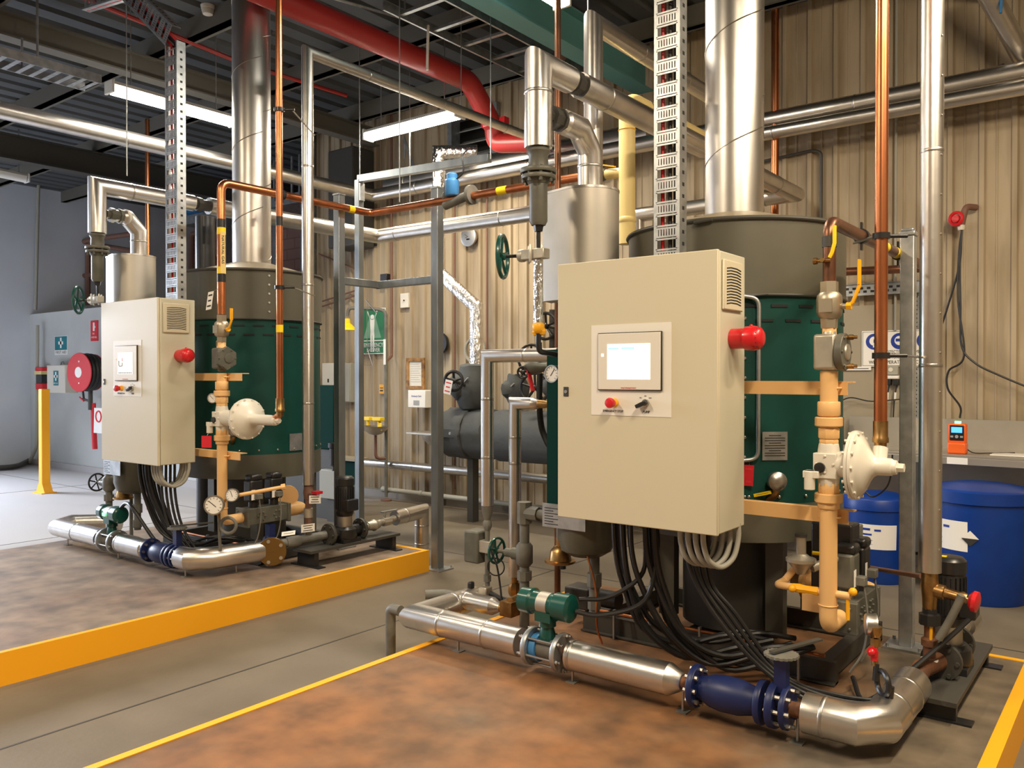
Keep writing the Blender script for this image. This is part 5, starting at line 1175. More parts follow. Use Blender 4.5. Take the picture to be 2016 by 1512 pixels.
# emergency shower sign
a = wp(716, 602); b = wp(760, 697)
x0, x1, z1, z0 = -8.52, b.x - .005, 2.505, wp(740, 697).z
t = thing('emergency_shower_sign', 'green EMERGENCY SHOWER sign with a white figure on the back wall', 'sign', ((x0 + x1) / 2, WY, z0))
part('sign_board', G().box(x0, x1, WY - .006, WY + .004, z0, z1), 'paper', t)
zm = z0 + (z1 - z0) * .295
part('green_field', G().box(x0 + .012, x1 - .012, WY - .008, WY - .006, z0 + .012, zm - .006).box(x0 + .012, x1 - .012, WY - .008, WY - .006, zm + .006, z1 - .012), 'signg', t)
cx = (x0 + x1) / 2 - .02; H_ = z1 - zm
fig = G(); yy = WY - .0095
part('spray_cone', G().prism([(-.05, 0), (.05, 0), (.17, -H_ * .72), (-.17, -H_ * .72)], (cx, WY - .0082, z1 - H_ * .2), X, Z, Y * -.0006), 'signl', t)
fig.prism([(-.045, .0), (.045, 0), (.035, -.16), (.04, -.22), (-.04, -.22), (-.035, -.16)], (cx, yy, z1 - H_ * .33), X, Z, Y * -.001)
fig.prism([(-.04, 0), (-.004, 0), (-.01, -.22), (-.03, -.22)], (cx, yy, z1 - H_ * .33 - .22), X, Z, Y * -.001).prism([(.004, 0), (.04, 0), (.03, -.22), (.01, -.22)], (cx, yy, z1 - H_ * .33 - .22), X, Z, Y * -.001)
fig.prism([(-.045, 0), (-.03, -.04), (-.085, .11), (-.1, .10)], (cx, yy, z1 - H_ * .33), X, Z, Y * -.001).prism([(.045, 0), (.1, .10), (.085, .11), (.03, -.04)], (cx, yy, z1 - H_ * .33), X, Z, Y * -.001)
fig.lathe((cx, yy, z1 - H_ * .27), -Y, [(0, .035), (.001, .035)], 18)
part('white_figure', fig, 'paper', t)
text(t, 'EMERGENCY', ((x0 + x1) / 2, WY - .008, z0 + (zm - z0) * .66), .055, 'paper', w=.37 if x1 - x0 > .45 else .3)
text(t, 'SHOWER', ((x0 + x1) / 2, WY - .008, z0 + (zm - z0) * .29), .055, 'paper', w=.25)
# emergency shower and eye wash
ry = 7.41; rx = at(760, 800, y=ry).x; hx = at(684, 620, y=7.2).x
t = thing('emergency_shower', 'emergency shower stand with yellow shower head and steel eye-wash bowl', 'shower', (rx, ry, 0))
top = at(760, 612, y=ry).z
part('riser_pipe', G().tube([(rx, ry, .05), (rx, ry, top), (rx - .15, ry - .02, top + .03), (hx + .01, 7.21, top + .05), (hx, 7.2, top - .06)], .022, 10, .1), 'pgrey', t)
part('shower_head', G().lathe((hx, 7.2, top - .24), Z, [(0, .12), (.03, .105), (.09, .04), (.15, .035)], 20), 'yplas', t)
pl = G().cyl((rx - .24, ry - .1, top + .12), (rx - .24, ry - .1, 1.95), .004, n=6).tube([(rx - .24, ry - .1, 1.95), (rx - .33, ry - .1, 1.73), (rx - .14, ry - .1, 1.73), (rx - .24, ry - .1, 1.95)], .004, 6).bar((rx - .27, ry - .1, top + .15), (rx - .12, ry - .05, top - .02), .02, .01)
part('pull_handle', pl, 'steel', t)
bz = at(740, 838, y=7.27).z; bxx = at(739, 838, y=7.27).x
part('wash_bowl', G().lathe((bxx, 7.27, bz - .12), Z, [(0, .025), (.015, .08), (.07, .15), (.11, .172), (.115, .176), (.11, .165), (.03, .06)], 28), 'stain', t)
part('bowl_drain', G().tube([(bxx, 7.27, bz - .12), (bxx, 7.27, bz - .42), (rx, ry, bz - .42)], .02, 10, .08), 'brownp', t)
part('eye_nozzle', G().cyl((bxx + .09, 7.25, bz), (bxx + .09, 7.25, bz + .07), .022).box(bxx + .0, bxx + .15, 7.21, 7.29, bz + .065, bz + .11).cyl((bxx - .11, 7.25, bz), (bxx - .11, 7.25, bz + .07), .022).box(bxx - .17, bxx - .05, 7.21, 7.29, bz + .065, bz + .11), 'yplas', t, bev=.006)
part('push_plate', G().box(rx + .03, rx + .10, 7.23, 7.25, bz - .06, bz + .04), 'yplas', t, bev=.005)
part('test_label', G().box(rx - .02, rx + .02, ry - .026, ry - .022, at(760, 718, y=ry).z, at(760, 668, y=ry).z), 'paper', t)
part('floor_flange', G().lathe((rx, ry, 0), Z, [(0, .07), (.02, .07), (.03, .03)], 18), 'brownp', t)
bxp = wp(771, 600, .04).x
g = G().tube([(bxp, WY - .04, CEIL), (bxp, WY - .04, 1.86), (rx + .03, ry, 1.80)], .018, 8, .05)
one('brown_supply_pipe', g, 'brownp', 'thin brown water pipe running down the wall to the emergency shower', 'pipe')
# boxes on the wall
def wall_box(u0, v0, u1, v1, d, m, name, label, cat, bev=.006):
    a, b = wp(u0, v0, d), wp(u1, v1, d)
    t = thing(name, label, cat, ((a.x + b.x) / 2, WY - d / 2, b.z))
    part('box_body', G().box(a.x, b.x, WY - d, WY + .02, b.z, a.z), m, t, bev=bev)
    return t, a, b
t, a, b = wall_box(634, 715, 658, 790, .12, 'white', 'towel_dispenser', 'cream paper dispenser box beside the farther boiler', 'dispenser')
part('dispenser_slot', G().box(a.x + .04, b.x - .05, WY - .123, WY - .12, b.z + .13, b.z + .16).box(b.x - .14, b.x - .11, WY - .123, WY - .12, b.z + .26, b.z + .31), 'ink', t)
t, a, b = wall_box(668, 715, 690, 792, .1, 'conduit', 'electrical_box', 'tall pale green electrical box between the two steel posts', 'electrical box')
part('box_cover', G().box(a.x + .01, b.x - .01, WY - .108, WY - .1, b.z + .01, a.z - .01), 'conduit', t, bev=.004)
t, a, b = wall_box(803, 768, 837, 803, .22, 'paper', 'paper_towel_dispenser', 'white paper towel dispenser under the wooden notice frame', 'dispenser')
text(t, 'Kimberly-Clark', ((a.x + b.x) / 2, WY - .22, a.z - .075), .022, 'inkb', w=.17)
part('dispenser_window', G().box(b.x - .20, b.x - .10, WY - .223, WY - .22, b.z + .03, b.z + .09), 'inkg', t)
part('hanging_wire', G().cyl((a.x + .06, WY - .1, b.z), (a.x + .05, WY - .1, b.z - .06), .004, n=6).cyl((b.x - .03, WY - .1, b.z), (b.x - .02, WY - .1, b.z - .14), .004, n=6), 'steel', t)
a, b = wp(800, 705, .02), wp(835, 767, .02)
t = thing('notice_frame', 'worn wooden frame with a faded paper notice on the back wall', 'notice frame', ((a.x + b.x) / 2, WY, b.z))
fr = G(); w_ = .045
fr.box(a.x, b.x, WY - .025, WY, a.z - w_, a.z).box(a.x, b.x, WY - .025, WY, b.z, b.z + w_).box(a.x, a.x + w_, WY - .025, WY, b.z + w_, a.z - w_).box(b.x - w_, b.x, WY - .025, WY, b.z + w_, a.z - w_)
part('wooden_frame', fr, 'wood', t)
part('paper_notice', G().box(a.x + w_, b.x - w_, WY - .01, WY - .004, b.z + w_, a.z - w_), 'white', t)
ln = G()
for i in range(10): ln.box(a.x + w_ + .02, b.x - w_ - .02 - (i % 3) * .02, WY - .0112, WY - .0102, b.z + w_ + .05 + i * .028, b.z + w_ + .055 + i * .028)
part('print_line', ln, 'inkg', t)
a, b = wp(789, 578, .004), wp(805, 605, .004)
t = one('wall_plate', G().box(a.x, b.x, WY - .012, WY + .01, b.z, a.z), 'white', 'blank pale plate on the wall beside the emergency shower sign', 'plate')
part('plate_screw', G().cyl(((a.x + b.x) / 2, WY - .014, (a.z + b.z) / 2), ((a.x + b.x) / 2, WY - .03, (a.z + b.z) / 2), .008), 'ink', t)
a, b = wp(747, 757, .004), wp(756, 775, .004)
t = one('yellow_wall_label', G().box(a.x, b.x, WY - .008, WY + .01, b.z, a.z), 'yhand', 'small yellow label on the wall behind the eye-wash', 'label')
part('print_line', G().box(a.x + .015, b.x - .015, WY - .0095, WY - .008, b.z + .03, b.z + .05).box(a.x + .015, b.x - .015, WY - .0095, WY - .008, b.z + .07, b.z + .08), 'ink', t)
a, b = wp(698, 461, .01), wp(740, 484, .01)
one('vent_opening', G().box(a.x, b.x, WY - .02, WY + .01, b.z, a.z), 'dark', 'small dark vent opening in the back wall under the silver header', 'vent')
p = wp(760, 547, .06)
one('small_black_box', G().box(p.x - .07, p.x + .05, WY - .1, WY, p.z - .05, p.z + .05), 'blackp', 'small black box on the brown water pipe', 'box', bev=.004)
# steel trough sink
a, b = wp(805, 851, .35), wp(868, 858, .35)
t = thing('wall_sink', 'stainless wall basin seen behind the steel post', 'sink', (a.x + .3, 7.5, .7))
part('sink_rim', G().box(a.x, a.x + .62, 7.30, WY, a.z - .02, a.z + .005), 'stain', t, bev=.004)
part('sink_bowl', G().lathe((a.x + .36, 7.5, a.z - .16), Z, [(0, .05), (.02, .12), (.08, .19), (.145, .21)], 24), 'stain', t)
part('sink_waste', G().cyl((a.x + .33, 7.5, a.z - .15), (a.x + .33, 7.5, .1), .02), 'brownp', t)
# pipes at wall foot
pipe('wall_foot_pipe', 'silver clad pipe low along the back wall', [(-9.0, 7.5, .46), (-4.2, 7.5, .46)], .055, step=1.3)
one('wall_foot_drain', G().tube([(-7.86, 7.45, .14), (-4.2, 7.45, .14)], .03, 10).lathe((-7.86, 7.45, .14), X, [(0, .04), (.1, .04)], 12).lathe((-7.2, 7.45, .14), X, [(0, .038), (.05, .038)], 12), 'conduit', 'pale plastic drain pipe near the floor along the back wall', 'pipe')
p0 = at(866, 895, y=7.2)
one('u_bend_pipe', G().torus((p0.x + .08, 7.2, p0.z + .02), Y, .06, .02, 14, 8, 0, pi).cyl((p0.x + .02, 7.2, p0.z + .02), (p0.x + .02, 7.2, p0.z + .14), .02), 'pale', 'pale yellow U-bend under the left end of the manifold', 'pipe')
one('wall_hose_reel', G().torus(wp(935, 690, .04), Y, .15, .018, 28, 8), 'conduit', 'coiled grey ring hung on the wall behind the foil pipe', 'coil')
one('wall_mirror', G().lathe(wp(869, 676, .02), -Y, [(0, .13), (.03, .14), (.05, .13)], 28), 'blackp', 'round black rimmed disc on the wall behind the steel post', 'disc')
for (u0, v0, u1, v1, nm) in ((628, 500, 706, 532, 'upper'), (635, 593, 706, 570, 'middle'), (635, 603, 706, 580, 'lower')): one('wall_pipe', G().cyl(wp(u0, v0, .03), wp(u1, v1, .03), .012, n=8), 'brownp', f'thin brown sloping pipe on the back wall, {nm} of three', 'pipe')
for u, nm in ((897, 'left'), (961, 'right')): one('wall_downpipe', G().cyl((wp(u, 500).x, WY - .02, .2), (wp(u, 500).x, WY - .02, 4.0), .014, n=8), 'brownp', f'thin dark brown pipe straight down the back wall, {nm} of the clock', 'pipe')

# ================================================================== RIGHT: BENCH, DRUMS, SIGNS
t = thing('steel_bench', 'stainless steel bench with splashback along the back wall', 'bench', (-.6, 7.4, 0))
part('bench_top', G().box(-2.12, 1.8, 7.0, 7.62, .985, 1.005).box(-2.12, 1.8, 6.995, 7.01, .93, .985), 'stain', t, bev=.003)
part('splashback', G().box(-2.12, 1.8, 7.615, 7.64, 1.005, 1.245), 'stain', t)
part('back_panel', G().box(-2.12, 1.8, 7.60, 7.62, .12, .93), 'stain', t)
for lx in (-2.05, -.15, 1.7): part('leg', G().box(lx - .02, lx + .02, 7.05, 7.09, 0, .94), 'galv', t)
def drum(c, r, h, label, lab0, lab1, diamond):
    t = thing('chemical_drum', label, 'drum', c)
    c = V(c)
    part('drum_body', G().lathe(c, Z, [(0, r * .88), (.01, r * .9), (h - .10, r * .98), (h - .08, r * .98)], 48), 'drum', t)
    part('lid', G().lathe(c + Z * (h - .10), Z, [(0, r * 1.0), (.005, r * 1.03), (.085, r * 1.03), (.095, r), (.10, r * .93), (.125, r * .5), (.13, 0)], 48), 'drum', t)
    g = G(); N = 14; rr = lambda z: r * (.9 + .08 * z / h) + .003
    a0, a1, z0, z1 = lab0[0], lab0[1], lab1[0], lab1[1]
    for i in range(N):
        p = [(a0 + (a1 - a0) * (i + q) / N) for q in (0, 1)]
        v = [c + V((cos(p[j]) * rr(z), sin(p[j]) * rr(z), z)) for (j, z) in ((0, z0), (1, z0), (1, z1), (0, z1))]
        k_ = len(g.v); g.v += v; g.f.append((k_, k_ + 1, k_ + 2, k_ + 3))
    lb = part('paper_label', g, 'paper', t)
    g = G()
    def blk(f0, f1, g0, g1, gg):
        for i in range(4):
            p = [a0 + (a1 - a0) * (f0 + (f1 - f0) * (i + q) / 4) for q in (0, 1)]
            za, zb = z0 + (z1 - z0) * g0, z0 + (z1 - z0) * g1
            v = [c + V((cos(p[j]) * (rr(z) + .0015), sin(p[j]) * (rr(z) + .0015), z)) for (j, z) in ((0, za), (1, za), (1, zb), (0, zb))]
            k_ = len(gg.v); gg.v += v; gg.f.append((k_, k_ + 1, k_ + 2, k_ + 3))
    blk(.12, .34, .76, .85, g); blk(.44, .60, .74, .82, g); blk(.16, .38, .56, .63, g); blk(.1, .4, .36, .375, g); blk(.1, .4, .2, .21, g)
    part('label_print', g, 'inkb', lb)
    g = G(); blk(.45, .85, .25, .62, g); part('label_panel', g, 'inkg', lb) if False else None
    if diamond:
        a = diamond; n = V((cos(a), sin(a), 0)); s = Z.cross(n); o = c + n * (rr(h * .55) + .004) + Z * (h * .585)
        d = .055
        part('hazard_diamond', G().prism([(-d, 0), (d, 0), (0, d)], o, s, Z, n * .001), 'paper', t)
        part('hazard_diamond_lower', G().prism([(-d, 0), (0, -d), (d, 0)], o, s, Z, n * .001), 'ink', t)
    return t
cb = (-.985, 6.83, 0); cs = (-1.72, 6.95, 0)
drum(cb, .335, .80, 'larger blue chemical drum with white label below the bench', (radians(-152), radians(-96)), (.37, .58), radians(-93))
drum(cs, .25, .66, 'smaller blue chemical drum behind the gas train of the nearer boiler', (radians(-112), radians(-42)), (.27, .46), None)
# gas detector and papers on bench
a = at(1885, 876, y=7.12)
a.z = 1.005
t = thing('gas_detector', 'orange gas detector in its charging cradle on the steel bench', 'gas detector', a)
q = a
part('charger_cradle', G().box(q.x - .065, q.x + .065, q.y - .045, q.y + .055, 1.005, 1.09), 'orange', t, bev=.012)
part('detector_body', G().box(q.x - .068, q.x + .062, q.y - .01, q.y + .05, 1.08, 1.235), 'orange', t, bev=.014)
part('detector_front', G().box(q.x - .052, q.x + .046, q.y - .016, q.y - .008, 1.105, 1.222), 'blackp', t, bev=.006)
part('detector_screen', G().box(q.x - .040, q.x + .034, q.y - .0185, q.y - .0155, 1.165, 1.208), 'screenb', t)
part('detector_button', G().lathe((q.x - .003, q.y - .016, 1.135), -Y, [(0, .013), (.006, .012)], 12).box(q.x + .02, q.x + .04, q.y - .019, q.y - .016, 1.128, 1.142).box(q.x - .046, q.x - .026, q.y - .019, q.y - .016, 1.128, 1.142), 'inkg', t)
part('status_light', G().box(q.x - .02, q.x + .02, q.y + .0, q.y + .03, 1.236, 1.252), 'led', t)
one('charger_lead', G().tube(catmull([(q.x + .05, q.y + .02, 1.05), (q.x + .10, q.y + .06, 1.012), (q.x + .2, q.y + .1, 1.012), (q.x + .35, q.y + .25, 1.012)]), .004, 6), 'black', 'black lead lying on the bench beside the orange gas detector', 'lead')
one('paper_sheet', G().box(q.x + .22, q.x + .52, 7.1, 7.32, 1.006, 1.012), 'paper', 'white papers lying on the right part of the bench', 'paper')
one('bench_notice', G().box(q.x - .05, q.x + .09, 6.990, 6.994, .935, .985), 'paper', 'white sticker on the bench edge under the gas detector', 'sticker')
# red valve and hanging leads
p = wp(1890, 432, .1)
t = thing('hose_tap', 'brown wall tap with a red handwheel high on the back wall', 'tap', p)
part('tap_body', G().tube([(p.x + .10, WY, p.z + .10), (p.x + .04, WY - .1, p.z + .10), (p.x + .01, WY - .11, p.z - .06)], .026, 10, .05), 'brownp', t)
part('tap_wheel', G().torus((p.x - .02, WY - .15, p.z), V((-.3, -1, 0)), .05, .014, 20, 8).lathe((p.x - .02, WY - .14, p.z), V((-.3, -1, 0)), [(0, .035), (.02, .03)], 10), 'red', t)
part('outlet_ring', G().lathe((p.x + .01, WY - .11, p.z - .09), Z, [(0, .025), (.02, .028), (.04, .028)], 12), 'white', t)
tp = V((p.x + .015, WY - .11, p.z - .09))
def lead(pts, label): one('hanging_lead', G().tube(catmull([tp] + [wp(u, v, d) for u, v, d in pts], 8), .008, 8), 'blacks', label, 'lead')
lead([(1889, 520, .1), (1870, 590, .08), (1846, 665, .06)], 'thin black lead from the red wheel tap slanting left behind the silver pipe')
lead([(1890, 520, .1), (1891, 600, .1), (1893, 680, .1), (1920, 715, .1), (1970, 740, .1), (2030, 765, .1)], 'thin black lead from the red wheel tap swinging out to the right edge')
lead([(1888, 500, .1), (1886, 590, .1), (1898, 700, .1), (1868, 730, .1), (1866, 765, .15), (1890, 800, .3), (1890, 822, .5)], 'thin black lead from the red wheel tap down to the gas detector')
# PPE sign
a, b = wp(1697, 651, .02), wp(1808, 722, .02)
x0, z1, z0 = a.x, a.z - .005, b.z + .002; x1 = x0 + .62
t = thing('safety_sign', 'white protective equipment sign with blue circles on the back wall', 'sign', ((x0 + x1) / 2, WY, z0))
part('sign_board', G().box(x0, x1, WY - .03, WY - .02, z0, z1), 'paper', t, bev=.004)
ye = WY - .0305
part('sign_border', G().box(x0 + .008, x1 - .008, ye - .0005, ye, z1 - .012, z1 - .009).box(x0 + .008, x1 - .008, ye - .0005, ye, z0 + .009, z0 + .012).box(x0 + .008, x0 + .011, ye - .0005, ye, z0 + .012, z1 - .012).box(x1 - .011, x1 - .008, ye - .0005, ye, z0 + .012, z1 - .012), 'ink', t)
for i, fx in enumerate((.17, .5, .83)):
    cx, cz = x0 + (x1 - x0) * fx, z1 - .095
    dsc = part('blue_circle', G().lathe((cx, ye, cz), -Y, [(0, .07), (.001, .07)], 32), 'inkb', t)
    g = G().lathe((cx, ye - .0015, cz + (.005 if i != 2 else .0)), -Y, [(0, .04), (.001, .04)], 24)
    if i == 0: g.box(cx - .01, cx + .045, ye - .0025, ye - .0015, cz - .05, cz - .03)
    part('pictogram', g, 'paper', dsc)
    g = G()
    if i == 0: g.box(cx - .005, cx + .045, ye - .0035, ye - .0028, cz - .01, cz + .02)
    elif i == 1: g.box(cx - .03, cx + .03, ye - .0035, ye - .0028, cz - .003, cz + .022).ball((cx - .03, ye - .003, cz - .035), .012, 8, (1, .1, 1)).ball((cx + .03, ye - .003, cz - .035), .012, 8, (1, .1, 1))
    else: g.box(cx - .04, cx + .04, ye - .0035, ye - .0028, cz - .004, cz + .01)
    part('pictogram_mark', g, 'inkb', dsc)
hz = z1 - z0; w0 = x1 - x0
text(t, 'THE PROTECTIVE EQUIPMENT', (x0 + w0 / 2, ye, z0 + hz * .40), .030, 'ink', w=w0 * .66)
text(t, 'MUST BE WORN IN THIS AREA', (x0 + w0 / 2, ye, z0 + hz * .26), .030, 'ink', w=w0 * .66)
text(t, 'WHILE OPERATING MACHINES', (x0 + w0 / 2, ye, z0 + hz * .12), .030, 'ink', w=w0 * .8)
a, b = wp(1650, 722, .01), wp(1716, 729, .01)
t = one('thin_notice', G().box(a.x, b.x, WY - .03, WY - .02, b.z, a.z), 'paper', 'narrow white notice strip beside the safety sign', 'notice')
part('print_line', G().box(a.x + .02, b.x - .02, WY - .0312, WY - .030, b.z + .012, b.z + .018), 'ink', t)
p = wp(1757, 729, .03)
t = thing('power_socket', 'grey power socket with a white charger below the safety sign', 'power socket', p)
part('socket_plate', G().box(p.x - .055, p.x + .05, WY - .05, WY - .015, p.z - .04, p.z + .045), 'conduit', t, bev=.006)
part('socket_switch', G().lathe((p.x - .01, WY - .05, p.z + .005), -Y, [(0, .02), (.006, .018)], 14), 'white', t)
t = thing('twin_adapter', 'white topped twin power adapter with two black plugs', 'power adapter', (p.x + .02, WY - .06, p.z - .1))
part('adapter_body', G().box(p.x - .045, p.x + .065, WY - .1, WY - .01, p.z - .075, p.z - .045), 'paper', t, bev=.008)
part('plug', G().box(p.x - .04, p.x - .0, WY - .09, WY - .03, p.z - .13, p.z - .075).box(p.x + .02, p.x + .06, WY - .09, WY - .03, p.z - .13, p.z - .075), 'black', t, bev=.006)
for s_, nm in ((-.02, 'left'), (.04, 'right')):
    ld = one('plug_lead', G().tube(catmull([(p.x + s_, WY - .06, p.z - .13), (p.x + s_ - .02, WY - .06, p.z - .3), (p.x + s_ - .03, WY - .06, 1.02)]), .006, 6), 'black', f'black lead hanging from the {nm} plug of the twin adapter', 'lead')
    part('white_wrap', G().cyl((p.x + s_ - .012, WY - .06, p.z - .26), (p.x + s_ - .008, WY - .06, p.z - .19), .009), 'paper', ld)
one('wall_panel', G().box(-2.3, -1.6, 7.69, 7.712, 1.02, 2.22), 'board', 'flat beige backing board on the back wall behind the sign', 'board')
one('panel_lead', G().tube(catmull([wp(1640, 800, .08), wp(1672, 783, .08), wp(1715, 790, .08), wp(1772, 786, .08)]), .006, 6), 'black', 'black lead draped across the backing board', 'lead')
one('cladding_sheet', G().box(-3.6, -2.12, 7.4, 7.45, .2, 1.24), 'dgrey', 'dark panel beside the bench behind the nearer boiler', 'panel')
one('blue_cable_loop', G().tube(catmull([at(1757, 895, y=4.2), at(1755, 930, y=4.2), at(1745, 960, y=4.2), at(1718, 978, y=4.2), at(1696, 960, y=4.2)]), .004, 6), 'black', 'thin black cable loop hanging under the nearer regulator', 'cable')
one('low_brown_pipe', G().cyl(at(1690, 1114, y=4.9), at(1815, 1135, y=4.15), .012), 'brownp', 'thin brown pipe behind the single steel post beside the small drum', 'pipe')

# ================================================================== LEFT BACKGROUND
PY = 6.62
def pp(u, v, d=0.): return at(u, v, y=PY - d)
a, b = pp(109, 662), pp(134, 698)
t = thing('first_aid_sign', 'teal FIRST AID sign with a white cross on the low grey partition', 'sign', ((a.x + b.x) / 2, PY, b.z))
part('sign_board', G().box(a.x, b.x, PY - .012, PY, b.z, a.z), 'paper', t)
zz = b.z + (a.z - b.z) * .25; h_ = a.z - zz; cx = (a.x + b.x) / 2; cz = (a.z + zz) / 2; k_ = h_ * .5
part('sign_field', G().box(a.x + .01, b.x - .01, PY - .014, PY - .012, zz, a.z - .01), 'signt', t)
part('white_cross', G().box(cx - k_ * .22, cx + k_ * .22, PY - .016, PY - .014, cz - k_ * .72, cz + k_ * .72).box(cx - k_ * .72, cx + k_ * .72, PY - .016, PY - .014, cz - k_ * .22, cz + k_ * .22), 'paper', t)
text(t, 'FIRST AID', (cx, PY - .012, b.z + (zz - b.z) * .5), .05, 'ink', w=(b.x - a.x) * .85)
a, b = pp(92, 719, .22), pp(125, 774, .22)
t = thing('first_aid_box', 'cream first aid cabinet with a teal cross label on the low grey partition', 'first aid box', ((a.x + b.x) / 2, PY, b.z))
part('box_body', G().box(a.x, b.x + .05, PY - .22, PY, b.z, a.z), 'white', t, bev=.012)
cx = (a.x + b.x) / 2 + .04; cz = (a.z + b.z) / 2 + .03
lb = part('label_field', G().box(cx - .09, cx + .09, PY - .224, PY - .22, cz - .14, cz + .11), 'signt', t)
part('label_cross', G().box(cx - .022, cx + .022, PY - .227, PY - .224, cz - .06, cz + .09).box(cx - .07, cx + .07, PY - .227, PY - .224, cz - .008, cz + .036), 'paper', lb)
text(t, 'FIRST AID', (cx, PY - .224, cz - .105), .03, 'paper', w=.15)
part('carry_handle', G().torus(((a.x + b.x) / 2 + .05, PY - .12, a.z), Y, .06, .01, 12, 6, 0, pi), 'steel', t)
part('box_knob', G().ball((b.x + .055, PY - .1, cz), .03, 8), 'ink', t)
p = pp(80, 745, .12)
t = thing('red_wall_light', 'red and clear wall beacon beside the first aid cabinet', 'beacon', p)
part('beacon_end', G().box(p.x - .14, p.x + .12, PY - .16, PY - .02, p.z + .13, p.z + .2).box(p.x - .12, p.x + .12, PY - .16, PY - .02, p.z - .2, p.z - .08), 'redtag', t, bev=.02)
part('beacon_band', G().box(p.x - .14, p.x + .12, PY - .165, PY - .02, p.z + .07, p.z + .13), 'pale', t)
part('beacon_glass', G().box(p.x - .11, p.x + .11, PY - .15, PY, p.z - .08, p.z + .07), 'dglass', t)
a, b = pp(180, 632), pp(194, 671)
t = thing('hose_reel_sign', 'red fire hose reel sign with white symbol beside the farther cabinet', 'sign', ((a.x + b.x) / 2, PY, b.z))
part('sign_board', G().box(a.x, b.x, PY - .014, PY, b.z, a.z), 'redtag', t)
cx = (a.x + b.x) / 2
part('hose_symbol', G().box(cx - .035, cx + .02, PY - .017, PY - .014, a.z - .17, a.z - .03).box(cx + .02, cx + .045, PY - .017, PY - .014, a.z - .12, a.z - .09), 'paper', t)
text(t, 'FIRE', (cx - .02, PY - .014, b.z + .12), .03, 'paper', w=.07); text(t, 'HOSE REEL', (cx, PY - .014, b.z + .06), .03, 'paper', w=(b.x - a.x) * .8)
# hose reel
c = at(158, 733, y=PY - .42); c2 = V((c.x + .12, PY - .2, c.z))
d = V((.15, -1, 0)).normalized()
t = thing('fire_hose_reel', 'red disc fire hose reel with black hose on the low grey partition', 'hose reel', c)
part('reel_disc', G().lathe(c, d, [(0, .29), (.012, .31), (.024, .305), (.03, .22), (.034, .1)], 40).lathe(c - d * .24, d, [(0, .29), (.014, .29)], 40), 'redm', t)
part('reel_hose', G().torus(c - d * .05, d, .265, .035, 36, 8).torus(c - d * .11, d, .27, .035, 36, 8).torus(c - d * .17, d, .265, .035, 36, 8).torus(c - d * .22, d, .255, .035, 36, 8).lathe(c - d * .24, d, [(0, .2), (.22, .2)], 24), 'black', t)
part('hub_label', G().lathe(c + d * .034, d, [(0, .085), (.002, .085)], 28), 'paper', t)
part('wall_arm', G().cyl(c - d * .1, c - d * .40, .05), 'redp', t)
part('reel_print', G().obox(c + d * .031 + V((0, 0, .17)), X * .035, Z * .012, d * .001).obox(c + d * .031 + V((0, 0, -.17)), X * .025, Z * .012, d * .001), 'paper', t)
v = at(178, 780, y=PY - .2)
t = thing('reel_valve', 'black valve and bracket under the fire hose reel', 'valve', v)
part('valve_body', G().cyl(v + V((.0, 0, .18)), v + V((0, 0, -.22)), .035).cyl(v + V((-.26, 0, -.05)), v + V((.0, 0, -.08)), .02).tube([v + V((-.18, 0, .14)), v + V((-.26, 0, .1)), v + V((-.22, 0, -.06))], .018, 8), 'dgrey', t)
part('valve_handle', G().cyl(v + V((-.3, -.03, -.02)), v + V((-.16, -.03, -.08)), .012), 'redtag', t)
v = at(185, 845, y=PY - .16)
one('hose_nozzle', G().tube([v + V((-.02, 0, .42)), v, v + V((.03, 0, -.32))], .04, 10), 'redtag', 'long red hose nozzle hanging on the low grey partition', 'nozzle')
t = tag('white notice card with a pink circle hanging beside the farther cabinet', at(194, 828, y=PY - .22), V((1, 0, 0)), V((.06, 0, 1)), .30, .40, 'paper', 0)
part('pink_ring', G().torus(at(194, 820, y=PY - .224), Y, .085, .012, 24, 6), 'inkr', t)
one('wall_conduit', G().tube([at(74, 640, y=6.5), at(72, 880, y=6.5), at(58, 910, y=6.5)], .03, 8, .2), 'conduit', 'grey conduit down the end of the low grey partition', 'conduit')
one('wall_conduit', G().cyl(at(76, 355, x=-16.1), at(70, 610, x=-16.1), .03, n=8), 'conduit', 'grey conduit on the pale blue wall beside the pale blue wall', 'conduit')
one('floor_hose', G().tube(catmull([at(-20, 922, z=.05), at(30, 918, z=.05), at(62, 905, z=.05)]), .045, 8), 'dgrey', 'dark hose along the wall foot beside the pale blue wall', 'hose')
# brown pipe frame
g = G()
f = lambda u, v: at(u, v, y=7.6)
one('brown_pipe_frame', g.tube([f(146, 600), f(146, 480), f(190, 470), f(265, 460)], .05, 8, .1).tube([f(173, 600), f(173, 480)], .05, 8).tube([f(146, 545), f(190, 540), f(195, 550)], .045, 8).tube([f(190, 482), f(265, 495)], .045, 8), 'brownp', 'brown pipework frame behind the farther steam valve', 'pipe')
one('wall_down_pipe', G().tube([at(138, 345, y=7.5), at(136, 560, y=7.5), at(146, 625, y=7.5), at(156, 630, y=7.5)], .04, 8, .1), 'conduit', 'grey pipe hanging down the pale wall above the first aid sign', 'pipe')
one('brick_lintel', G().box(-15.2, -11.2, 8.9, 9.05, 2.5, 2.95), 'brick', 'low pink brick parapet behind the farther handwheel', 'brick parapet')
